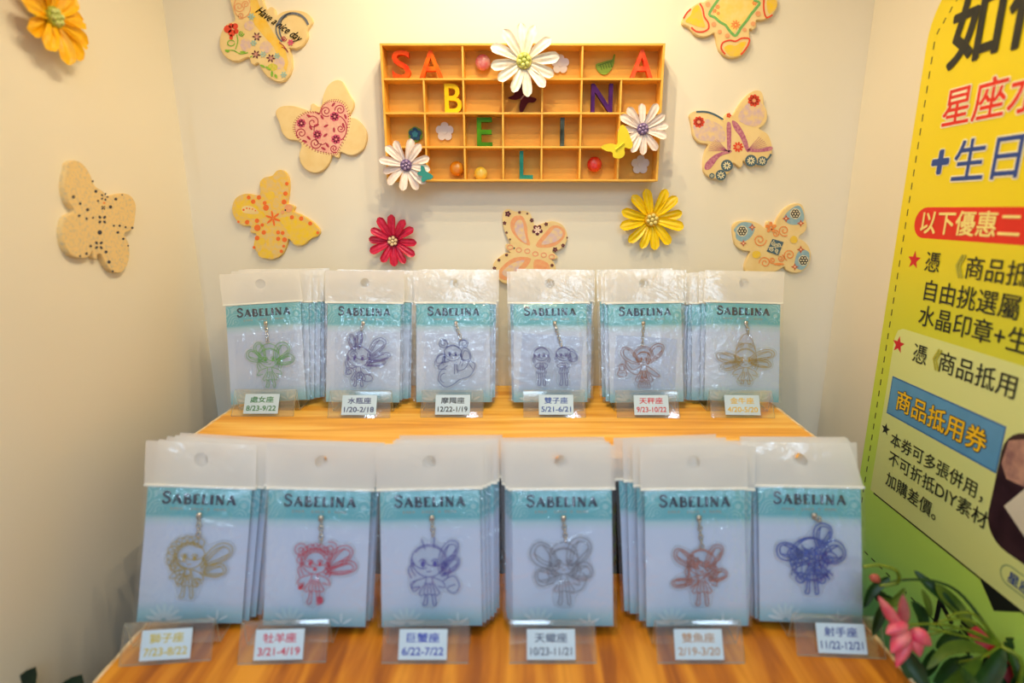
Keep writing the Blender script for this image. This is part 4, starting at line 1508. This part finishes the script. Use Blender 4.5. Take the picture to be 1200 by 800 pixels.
packet('U', 'U5', 758, -1.0, 0, 'libra', mk_ink('brown', (160, 92, 40)), .00056, 'front packet with brown winged fairy charm holding a scale',
       'clear packet showing only its edge behind the brown winged fairy packet', [(-.004, 0, 0), (-.001, .5, 0), (.004, 1, 0), (-.006, 0, 0)], -0.003, 0.042, 0.028, (4, .0, 0), 0)
packet('U', 'U6', 870, 1.0, -3, 'taurus', mk_ink('gold', (176, 148, 70)), .00056, 'front packet with pale gold fairy charm, far right of back row',
       'clear packet showing only its edge behind the pale gold fairy packet', [(-.003, 0, -.001), (-.011, -.5, -.002), (-.015, -.5, -.004), (-.021, -1, -.004)], 0.003, 0.048, 0.028, None, 0, 0.001, .003)
packet('L', 'L1', 218, 5.0, 5, 'leo', mk_ink('dull_gold', (184, 158, 60)), .00064, 'front packet with dull gold curly fairy charm, far left of front row',
       'clear packet showing only its edge behind the dull gold fairy packet', [(.004, 1, 0), (.008, 1, 0), (.011, 1.5, 0), (.014, 1.5, 0)], 0.002, 0.049, 0.027, None, .0028, -.003, .004)
packet('L', 'L2', 368, 2.6, 2, 'aries', mk_ink('red', (206, 44, 80)), .00064, 'front packet with pink and red fairy charm, second in front row',
       'clear packet showing only its edge behind the pink and red fairy packet', [(-.002, 0, 0), (.002, .5, 0), (.003, 0, 0)], 0.003, 0.047, 0.027, None, -.002, 0)
packet('L', 'L3', 506, -1.3, 0, 'cancer', mk_ink('deep_blue', (72, 70, 176)), .00064, 'front packet with deep blue big-eyed fairy charm, third in front row',
       'clear packet showing only its edge behind the deep blue fairy packet', [(.003, 0, 0), (.006, .5, 0), (.009, .5, 0), (.011, .5, 0), (.013, .5, 0)], 0.003, 0.047, 0.028, None, 0)
packet('L', 'L4', 660, -0.5, 0, 'scorpio', mk_ink('silver', (128, 132, 148)), .00064, 'front packet with silver grey fairy charm, fourth in front row',
       'clear packet showing only its edge behind the silver grey fairy packet', [(-.002, 0, 0), (-.004, 0, 0), (-.005, -.5, 0), (-.006, -.5, 0)], 0.001, 0.047, 0.0275, None, 0)
packet('L', 'L5', 817, -0.6, 0, 'pisces', mk_ink('rust', (176, 112, 100)), .00080, 'front packet with rusty pink fairy charm, fifth in front row',
       'clear packet showing only its edge behind the rusty pink fairy packet', [(.003, 2, 0), (-.004, 0, 0), (.007, 2, 0), (-.010, -1, 0), (-.014, -1.5, 0)], 0.004, 0.046, 0.027, None, 0)
packet('L', 'L6', 954, -1.0, -4, 'sagit', mk_ink('royal_blue', (52, 84, 186)), .00100, 'front packet with densely inked royal blue fairy charm, far right of front row',
       'clear packet showing only its edge behind the royal blue fairy packet', [(-.002, 0, 0), (-.004, -.5, 0), (-.006, -.5, 0), (-.004, 0, 0)], 0, 0.053, 0.0275, None, .0028, -.010, .004)

# ------------------------------------------------------------------ acrylic stands with paper labels
SW = 0.066


def stand_mesh():
    prof = [(0, .0004), (.0130, .0245), (.0150, .0250), (.0168, .0238), (.0188, .0045), (.0200, .0030), (.0225, .0024), (.0520, .0024), (.0545, .0040), (.0620, .0330)]
    prof = smooth_loop(prof, 2, False)
    th = .0018
    n = len(prof)
    outer = []
    for i, (y, z) in enumerate(prof):
        a = prof[max(0, i - 1)]
        c = prof[min(n - 1, i + 1)]
        dy_, dz_ = c[0] - a[0], c[1] - a[1]
        L = math.hypot(dy_, dz_)
        outer.append((y + dz_ / L * th * 1, z - dy_ / L * th))
    vs, fs = [], []
    for x in (-SW / 2, SW / 2):
        vs += [(x, y, max(z, .0002)) for y, z in prof]
        vs += [(x, y, max(z, .0001)) for y, z in outer]
    A, B, Cc, D = 0, n, 2 * n, 3 * n
    for i in range(n - 1):
        fs.append((A + i, Cc + i, Cc + i + 1, A + i + 1))
        fs.append((B + i, B + i + 1, D + i + 1, D + i))
        fs.append((A + i, A + i + 1, B + i + 1, B + i))
        fs.append((Cc + i, D + i, D + i + 1, Cc + i + 1))
    fs.append((A, B, D, Cc))
    fs.append((A + n - 1, Cc + n - 1, D + n - 1, B + n - 1))
    me = mesh('acrylic_body', vs, fs)
    bm = bmesh.new()
    bm.from_mesh(me)
    bmesh.ops.recalc_face_normals(bm, faces=bm.faces[:])
    bm.to_mesh(me)
    bm.free()
    me.materials.append(M_acryl)
    me.materials.append(M_acedge)
    for p in me.polygons:
        if abs(p.normal.x) > .9 or p.area < 2.2e-4 * .6 and len(p.vertices) == 4 and abs(p.center.z - .0012) < .0012 and p.center.y < .001:
            p.material_index = 1
    return me


stand_me = stand_mesh()
slope = Vector((0, .0130, .0241)).normalized()
nrm = Vector((0, -slope.z, slope.y))
LABR = Matrix(((1, 0, 0), (0, slope.y, nrm.y), (0, slope.z, nrm.z)))
LW, LH = .0368, .0212


def stand(row, px, lpx, yaw, col, name, date, label, dy=0):
    R = ROW[row]
    X = (px - 608) / 650 * R['st']
    root = thing('display_stand', label, 'display stand', (X, R['sY'] + dy, R['sz']), (0, 0, radians(yaw)), 'clear acrylic stands')
    link('acrylic_body', stand_me, None, root)
    ox = (lpx - px) / 650 * R['st']
    me = box('paper_label', -LW / 2, LW / 2, 0, LH, 0, .0002)
    xf(me, LABR, Vector((ox, 0, 0)) + slope * .0032 + nrm * .0010)
    lab = link('paper_label', me, M_label, root)
    ink = mat('label_ink_' + '_'.join(str(c) for c in col), col, None, rough=.6)
    a = text_mesh(name, .0080, ink, bold=.022)
    fit(a, -.0125, .0125, .0118, .0186)
    xf(a, LABR, Vector((ox, 0, 0)) + slope * .0032 + nrm * .0013)
    link('name_text', a, None, lab)
    a = text_mesh(date, .0065, ink, bold=.022)
    fit(a, -.0158, .0158, .0030, .0086)
    xf(a, LABR, Vector((ox, 0, 0)) + slope * .0032 + nrm * .0013)
    link('date_text', a, None, lab)
    return root


S_ = 'clear acrylic stand with %s paper label dated %s'
stand('U', 305, 303, 0, (52, 120, 60), '處女座', '8/23-9/22', S_ % ('green-lettered', '8/23-9/22'), .004)
stand('U', 420, 420, 0, (40, 50, 110), '水瓶座', '1/20-2/18', S_ % ('navy-lettered', '1/20-2/18'))
stand('U', 529, 530, 0, (24, 28, 40), '摩羯座', '12/22-1/19', S_ % ('black-lettered', '12/22-1/19'), .001)
stand('U', 650, 652, 0, (46, 78, 160), '雙子座', '5/21-6/21', S_ % ('blue-lettered', '5/21-6/21'), .001)
stand('U', 760, 764, 0, (190, 40, 50), '天秤座', '9/23-10/22', S_ % ('red-lettered', '9/23-10/22'))
stand('U', 871, 871, -2, (214, 178, 30), '金牛座', '4/20-5/20', S_ % ('yellow-lettered', '4/20-5/20'))
stand('L', 193, 193, 5, (190, 176, 60), '獅子座', '7/23-8/22', 'clear acrylic stand with faint yellow-lettered blue label, far left of front row', 0)
stand('L', 330, 326, 2, (190, 36, 66), '牡羊座', '3/21-4/19', 'clear acrylic stand with red-lettered paper label in the front row', 0)
stand('L', 498, 495, 0, (36, 56, 170), '巨蟹座', '6/22-7/22', 'clear acrylic stand with bold blue-lettered label dated 6/22-7/22')
stand('L', 648, 646, 0, (84, 96, 120), '天蠍座', '10/23-11/21', 'clear acrylic stand with grey-lettered label in the front row')
stand('L', 822, 820, 0, (170, 140, 110), '雙魚座', '2/19-3/20', 'clear acrylic stand with tan-lettered label in the front row')
stand('L', 992, 993, -3, (50, 66, 140), '射手座', '11/22-12/21', 'clear acrylic stand with blue-lettered label at the right end of the front row', .006)

# ------------------------------------------------------------------ poster on the right wall
PX = WX - 0.0006
M_poster = bpy.data.materials.new('poster_print')
M_poster.use_nodes = True
_n, _l = M_poster.node_tree.nodes, M_poster.node_tree.links
_b = _n['Principled BSDF']
_b.inputs['Roughness'].default_value = 0.38
_tc = _n.new('ShaderNodeTexCoord')
_sx = _n.new('ShaderNodeSeparateXYZ')
_l.new(_tc.outputs['Object'], _sx.inputs[0])
_mr = _n.new('ShaderNodeMapRange')
_mr.inputs[1].default_value = -.42
_mr.inputs[2].default_value = .24
_l.new(_sx.outputs['Z'], _mr.inputs[0])
_cr = _n.new('ShaderNodeValToRGB')
_e = _cr.color_ramp.elements
_e[0].position = 0
_e[0].color = lin((150, 232, 140))
_e[1].position = 1
_e[1].color = lin((250, 226, 20))
for p_, c_ in ((.12, (192, 240, 112)), (.30, (206, 232, 84)), (.48, (216, 218, 50)), (.62, (242, 220, 24))):
    k_ = _e.new(p_)
    k_.color = lin(c_)
_l.new(_mr.outputs[0], _cr.inputs[0])
_l.new(_cr.outputs[0], _b.inputs['Base Color'])

poster = thing('poster', 'yellow and green promotional poster with red and black writing on right wall', 'poster', (PX, 0.36, -0.60))
POFF = Vector((PX, 0.36, -0.60))


def poster_sheet():
    pts = [(0.10, -.60), (.572, -.60), (.572, .150)] + [(.532 + .040 * cos(a), .150 + .050 * sin(a)) for a in [radians(10 * k) for k in range(1, 10)]] + [(0.10, .200)]
    bm = bmesh.new()
    a = [bm.verts.new((0, y, z)) for y, z in pts]
    f = bm.faces.new(a)
    r = bmesh.ops.extrude_face_region(bm, geom=[f])
    bmesh.ops.translate(bm, verts=[g for g in r['geom'] if isinstance(g, bmesh.types.BMVert)], vec=(.0004, 0, 0))
    bmesh.ops.recalc_face_normals(bm, faces=bm.faces[:])
    me = from_bm('sheet', bm)
    me.transform(Matrix.Translation((0, 0, 0)))
    return me


sh = link('sheet', poster_sheet(), M_poster, poster)
sh.location = Vector((0, -0.36, 0.60))
_play = [0]


def pprint(name, m, polys=(), strokes=(), wd=.001, lift=None):
    _play[0] += 1
    lf_ = lift if lift is not None else .00012 + .00001 * _play[0]
    vs, fs = [], []
    fn = lambda y, z: Vector((PX - lf_, y, z)) - POFF
    for p in polys:
        b0 = len(vs)
        vs += [fn(y, z) for y, z in p]
        fs.append(tuple(range(b0, b0 + len(p))))
    ribbon(strokes, wd, fn, vs, fs)
    o = link(name, mesh(name, vs, fs), m, poster)
    return o


def ptext(body, S, yl, zb_, m, bold=.0, lift=.0007, spacing=1.0, shear=0, halo=None):
    if halo:
        me = text_mesh(body, S, halo[0], bold=halo[1], spacing=spacing, shear=shear)
        xf(me, SIDE, Vector((PX - lift + .00015, yl, zb_ + S * .10)) - POFF)
        link('printed_text_halo', me, None, poster)
    me = text_mesh(body, S, m, bold=bold, spacing=spacing, shear=shear)
    xf(me, SIDE, Vector((PX - lift, yl, zb_ + S * .10)) - POFF)
    return link('printed_text', me, None, poster)


P_black = mat('print_black', (26, 30, 28), rough=.4)
P_red = mat('print_red', (226, 40, 24), rough=.4)
P_star = mat('print_star_red', (206, 24, 40), rough=.4)
P_blue = mat('print_blue', (34, 70, 150), rough=.4)
P_cream = mat('print_cream', (250, 226, 140), rough=.4)
P_white = mat('print_white', (248, 244, 214), rough=.4)
P_grey = mat('print_bracket', (176, 176, 60), rough=.4)
P_panel = mat('print_pale_green', (226, 236, 150), (222, 234, 158), scale=8, rough=.4)
P_sky = mat('print_sky_blue', (92, 156, 206), rough=.4)
P_skyd = mat('print_deep_blue', (52, 110, 176), rough=.4)
P_gold = mat('print_gold', (248, 200, 40), rough=.4)
P_dark = mat('print_photo_dark', (40, 24, 34), (60, 40, 50), scale=60, rough=.3)
P_skin = mat('print_photo_blush', (206, 160, 140), (150, 110, 110), scale=90, rough=.3)

pprint('pale_panel', P_panel, [[(.551, -.2975), (.551, -.128), (.548, -.119), (.541, -.116), (.10, -.116), (.10, -.2975)]])
pprint('black_rule', P_black, strokes=[[(.545, -.2982), (.10, -.2982)]], wd=.0016)
pprint('dashed_border', P_black, strokes=[[(.5615, .150 - .0125 * k), (.5615, .150 - .0125 * k - .0065)] for k in range(60)] + [[(.5615 - .0015 - .006 * k, .156 + .007 * k), (.5615 - .004 - .006 * k, .160 + .007 * k)] for k in range(4)] + [[(.557 - .0125 * k, -.3690), (.5505 - .0125 * k, -.3690)] for k in range(34)], wd=.0013)
ptext('如何', .060, .5420, .1200, P_black, .035, shear=0)
ptext('星座水', .0345, .5360, .0710, P_red, .02, halo=(P_white, .06))
ptext('+', .040, .5395, .0235, P_blue, .05, halo=(P_white, .08))
ptext('生日', .0375, .5130, .0225, P_blue, .02, halo=(P_white, .06))
ro = .0142
pprint('red_band', P_red, [[(.5350 + ro * cos(a), -.0125 + ro * sin(a)) for a in [radians(90 - 15 * k) for k in range(13)]] + [(.10, -.0267), (.10, .0017)]])
ptext('以下優惠二', .0222, .5415, -.0225, P_cream, .025)
pprint('red_star', P_star, [star(-0.5415, -.0480, .0088)] and [[(.5415 + .0092 * (1 if k % 2 == 0 else .42) * sin(pi * k / 5), -.0480 + .0092 * (1 if k % 2 == 0 else .42) * cos(pi * k / 5)) for k in range(10)]])
pprint('red_star', P_star, [[(.5440 + .0092 * (1 if k % 2 == 0 else .42) * sin(pi * k / 5), -.1330 + .0092 * (1 if k % 2 == 0 else .42) * cos(pi * k / 5)) for k in range(10)]])
pprint('black_star', P_black, [[(.5425 + .0068 * (1 if k % 2 == 0 else .42) * sin(pi * k / 5), -.2235 + .0068 * (1 if k % 2 == 0 else .42) * cos(pi * k / 5)) for k in range(10)]])
ptext('憑', .0200, .5262, -.0570, P_black, .006)
ptext('《', .0210, .4990, -.0580, P_grey, .03)
ptext('商品抵', .0208, .4780, -.0580, P_black, .006)
ptext('自由挑選屬', .0214, .5235, -.0840, P_black, .006)
ptext('水晶印章+生', .0214, .5225, -.1080, P_black, .006)
ptext('憑', .0200, .5220, -.1440, P_black, .006)
ptext('《', .0210, .5060, -.1440, P_grey, .03)
ptext('商品抵用', .0210, .4885, -.1440, P_black, .006)
pprint('blue_plate', P_skyd, [[(.5450, -.2065), (.5450, -.1662), (.4085, -.1662), (.4085, -.2065)]])
pprint('blue_plate_face', P_sky, [[(.5437, -.2050), (.5437, -.1677), (.4098, -.1677), (.4098, -.2050)]])
ptext('商品抵用券', .0224, .5340, -.1975, P_gold, .022, halo=(P_black, .06))
ptext('本券可多張併用，', .0160, .5325, -.2365, P_black, .006)
ptext('不可折抵DIY素材', .0164, .5310, -.2565, P_black, .006)
ptext('加購差價。', .0164, .5295, -.2795, P_black, .006)
pprint('black_arrow', P_black, [[(.4040, -.2975), (.3850, -.3150), (.3620, -.2975)]])
ptext('下訂', .0420, .4560, -.3720, P_black, .03)
pr_ = .022
pprint('printed_photo', P_dark, [[(.3860 + pr_ * cos(a), -.186 + pr_ * sin(a)) for a in [radians(90 - 15 * k) for k in range(7)]] + [(.3860 + pr_ * cos(a), -.240 + pr_ * sin(a)) for a in [radians(-15 * k) for k in range(7)]] + [(.30, -.262), (.30, -.164)]])
pprint('photo_blush_area', P_skin, [[(.4040, -.176), (.385, -.166), (.32, -.166), (.32, -.200), (.3990, -.206), (.4060, -.196)]])
pprint('photo_page', mat('print_photo_page', (220, 214, 196), rough=.4), [[(.3960, -.228), (.3780, -.198), (.32, -.190), (.32, -.243), (.372, -.243)]])
pprint('caption_pill', mat('print_sage', (150, 176, 120), rough=.4), [[(.3790 + .0085 * cos(a), -.2785 + .0085 * sin(a)) for a in [radians(90 - 20 * k) for k in range(10)]] + [(.30, -.287), (.30, -.270)]])
pprint('caption_pill_face', P_panel, [[(.3790 + .0072 * cos(a), -.2785 + .0072 * sin(a)) for a in [radians(90 - 20 * k) for k in range(10)]] + [(.30, -.2857), (.30, -.2713)]])
ptext('星座', .0105, .3800, -.2835, P_blue, .02)

# ------------------------------------------------------------------ artificial flowers, bottom right
M_stem = mat('stem_green', (128, 140, 24), (96, 116, 20), scale=80, rough=.5)
M_leafd = mat('leaf_deep_green', (20, 50, 14), (34, 70, 20), scale=60, rough=.45)
M_leafl = mat('leaf_olive', (66, 90, 16), (92, 110, 24), scale=60, rough=.45)
M_bud = mat('bud_pink', (222, 50, 92), (232, 120, 120), scale=70, rough=.4)
M_budp = mat('bud_pale', (232, 130, 130), (220, 70, 96), scale=70, rough=.4)
M_ribb = mat('ribbon_red', (180, 16, 22), rough=.4)


def leaf_mesh(pts, W, fold=.25, twist=0.0, roll=0.0):
    pts = [Vector(p) for p in smooth_loop([tuple(p) for p in pts], 4, False)]
    n = len(pts)
    vs, fs = [], []
    for i, p in enumerate(pts):
        d = (pts[min(i + 1, n - 1)] - pts[max(i - 1, 0)]).normalized()
        view = Vector((0.0, -1, .35)).normalized()
        sd = d.cross(view).normalized()
        if sd.length < .1:
            sd = Vector((1, 0, 0))
        sd = Matrix.Rotation(roll + twist * i / n, 3, d) @ sd
        up_ = sd.cross(d).normalized()
        u = i / (n - 1)
        w_ = W * sin(pi * min(1, u * .94 + .06)) ** .75 + W * .02
        for j in range(5):
            v = j / 2 - 1
            vs.append(p + sd * v * w_ / 2 + up_ * (abs(v) * w_ * fold + .03 * w_ * sin(9 * u + v)))
    for i in range(n - 1):
        for j in range(4):
            a = i * 5 + j
            fs.append((a, a + 1, a + 6, a + 5))
    me = mesh('leaf', vs, fs)
    for p in me.polygons:
        p.use_smooth = True
    return me


def bud(parent, base, tip, r, m, origin, name='petal'):
    """closed pointed petal: a teardrop body of revolution, a little flattened"""
    base, tip = Vector(base), Vector(tip)
    ax = tip - base
    L = ax.length
    ax.normalize()
    a = ax.cross(Vector((0, 1, .2))).normalized()
    b_ = ax.cross(a)
    vs, fs = [], []
    nu, nv = 12, 12
    for i in range(nu + 1):
        u = i / nu
        rr_ = r * (sin(pi * u ** .72) ** .8 if 0 < u < 1 else 0.02)
        for j in range(nv):
            t = 2 * pi * j / nv
            k = 1 + .10 * cos(3 * t)
            vs.append(base + ax * L * u + (a * cos(t) * k + b_ * sin(t) * .8 * k) * rr_ - origin)
    for i in range(nu):
        for j in range(nv):
            fs.append((i * nv + j, i * nv + (j + 1) % nv, (i + 1) * nv + (j + 1) % nv, (i + 1) * nv + j))
    return link(name, mesh(name, vs, fs), m, parent, smooth=True)


T0 = 0.405
foot = Vector((0.335, 0.335, CT))
fl = thing('artificial_flower_spray', 'pink artificial blossom with green stems beside the lower step at right', 'artificial flower', foot)
P = lambda px, py, t=T0: dpt(px, py, t)
node_ = P(1172, 756, .42)


def stem(pts, r0=.0013, r1=.0009, m=M_stem, parent=fl, name='stem'):
    bm = bmesh.new()
    tube(bm, [Vector(p) - foot for p in smooth_loop([tuple(q) for q in pts], 5, False)], r0, 7, r1)
    return link(name, from_bm(name, bm), m, parent, smooth=True)


stem([foot + Vector((0, .0, .0)), foot + Vector((.012, .02, .12)), P(1195, 800, .415), node_], .0022, .0016)
for q in ((1058, 732), (1090, 736), (1110, 722), (1088, 744), (1100, 728)):
    e_ = P(q[0], q[1], T0 + random.uniform(-.01, .012))
    mid = P((q[0] + 1172) / 2, (q[1] + 756) / 2 - 14 + random.uniform(-6, 14), .412)
    stem([node_, mid, e_], .0012, .0008)
stem([node_, P(1130, 700, .43), P(1100, 682, .43), P(1062, 679, .43), P(1030, 686, .43)], .0013, .0008, M_leafd)
stem([P(1030, 686, .43), P(1052, 682, .425), P(1050, 668, .42), P(1030, 662, .42), P(1012, 664, .42)], .0014, .0011)
stem([P(1172, 756, .42), P(1150, 770, .41), P(1120, 776, .405)], .0012, .0008)
# pink petals
for (bx, by_, tx_, ty_, r_, mm) in ((1056, 736, 1029, 698, .0042, M_bud), (1062, 730, 1038, 742, .0062, M_budp), (1064, 738, 1044, 765, .0070, M_budp),
                                    (1066, 738, 1092, 756, .0062, M_bud), (1066, 744, 1050, 782, .0058, M_bud), (1070, 742, 1078, 770, .0052, M_budp),
                                    (1060, 730, 1058, 696, .0040, mat('bud_dull', (170, 60, 80), (190, 110, 100), scale=70))):
    bud(fl, P(bx, by_), P(tx_, ty_, T0 - .006 + random.uniform(-.004, .006)), r_, mm, foot)


def leaf(pts, W, m, **kw):
    o = link('leaf', leaf_mesh([Vector(p) - foot for p in pts], W, **kw), m, fl)
    return o


leaf([P(1130, 728, .43), P(1105, 700, .43), P(1085, 682, .435), P(1071, 668, .44)], 0.0079, M_leafd, fold=.2)
leaf([P(1140, 735, .425), P(1122, 712, .43), P(1104, 694, .43), P(1096, 684, .43)], 0.0101, M_leafl, fold=.2)
leaf([P(1090, 722, .43), P(1086, 706, .43), P(1080, 690, .43)], 0.0058, M_leafl)
leaf([P(1160, 766, .415), P(1134, 757, .41), P(1108, 762, .405), P(1086, 784, .40)], 0.0085, M_leafl, fold=.15, roll=.5)
leaf([P(1150, 770, .41), P(1120, 790, .40), P(1090, 815, .39)], 0.0158, M_leafl, fold=.2, roll=-.3)
leaf([P(1175, 760, .43), P(1150, 800, .42), P(1100, 830, .41)], 0.0144, M_leafd, roll=.4)
leaf([P(1040, 700, .43), P(1030, 720, .42), P(1022, 745, .42)], 0.0086, M_leafd)
leaf([P(1060, 690, .43), P(1045, 705, .425), P(1032, 700, .42)], 0.0072, M_leafl)
leaf([P(1042, 676, .43), P(1022, 690, .43), P(1012, 712, .43)], 0.0079, M_leafd)
leaf([P(1058, 760, .415), P(1070, 785, .41), P(1088, 812, .40)], 0.0144, M_leafd, roll=.3)
leaf([P(1176, 752, .43), P(1190, 770, .43), P(1215, 800, .42)], 0.0086, M_leafd)
leaf([P(1178, 748, .43), P(1200, 756, .43), P(1225, 770, .42)], 0.0072, M_leafd)
leaf([P(1180, 760, .43), P(1190, 785, .42), P(1195, 812, .42)], 0.0072, M_leafd)
leaf([P(1120, 775, .40), P(1130, 795, .39), P(1150, 820, .38)], 0.0144, M_leafd, roll=-.5)
for (ax, ay, bx, by_, cx_, cy_, t_, w_) in ((1095, 800, 1110, 780, 1130, 772, .425, .014), (1130, 805, 1146, 785, 1165, 780, .43, .016), (1150, 812, 1170, 790, 1196, 786, .43, .016),
                                          (1075, 792, 1088, 776, 1094, 760, .43, .014), (1110, 812, 1118, 790, 1140, 768, .435, .016), (1170, 800, 1182, 772, 1184, 752, .435, .013),
                                          (1185, 812, 1196, 796, 1215, 790, .42, .014), (1098, 760, 1112, 748, 1130, 744, .44, .010), (1026, 690, 1034, 700, 1050, 704, .43, .009), (1082, 742, 1080, 720, 1068, 704, .435, .009)):
    leaf([P(ax, ay, t_), P(bx, by_, t_), P(cx_, cy_, t_)], w_, M_leafd, fold=.15, roll=random.uniform(-.4, .4))
stem([P(1040, 715, .425), P(1060, 760, .42), P(1080, 830, .42), foot + Vector((-.02, 0, .02))], .0016, .0018, M_leafd)
bud(fl, P(1020, 674, .43), P(1032, 682, .43), .0035, mat('bud_brick', (170, 80, 60)), foot, 'small_bud')

rb = Vector((0.36, .40, CT))
vs, fs = [], []
pts = smooth_loop([tuple(P(1138, 735, .445)), tuple(P(1156, 756, .438)), tuple(P(1178, 784, .43)), tuple(P(1200, 815, .42)), tuple(P(1240, 900, .40))], 4, False)
for p in pts:
    vs.append(Vector(p) - foot + Vector((-.004, 0, -.003)))
    vs.append(Vector(p) - foot + Vector((.004, -.001, .003)))
    vs.append(Vector(p) - foot + Vector((.0045, .0005, .0035)))
for i in range(len(pts) - 1):
    a = 3 * i
    fs += [(a, a + 1, a + 4, a + 3), (a + 1, a + 2, a + 5, a + 4)]
link('red_ribbon', mesh('red_ribbon', vs, fs), M_ribb, fl)

# leaves at the lower left corner
foot2 = Vector((-0.345, 0.36, CT))
pl = thing('leafy_plant', 'dark green leaf tips at the lower left corner below the step', 'plant', foot2)
for pts, W in (([foot2 + Vector((0, 0, .02)), P(40, 860, .43), P(30, 810, .43), P(42, 781, .43)], .022),
               ([foot2 + Vector((.01, 0, .02)), P(70, 860, .43), P(82, 815, .43), P(96, 790, .43)], .026),
               ([foot2 + Vector((0, 0, .02)), P(20, 880, .42), P(5, 850, .42), P(-10, 830, .42)], .022)):
    me = leaf_mesh([Vector(p) - foot2 for p in pts], W, fold=.18, roll=.2)
    link('leaf', me, mat('leaf_forest', (10, 34, 10), (18, 46, 16), scale=60, rough=.5), pl)
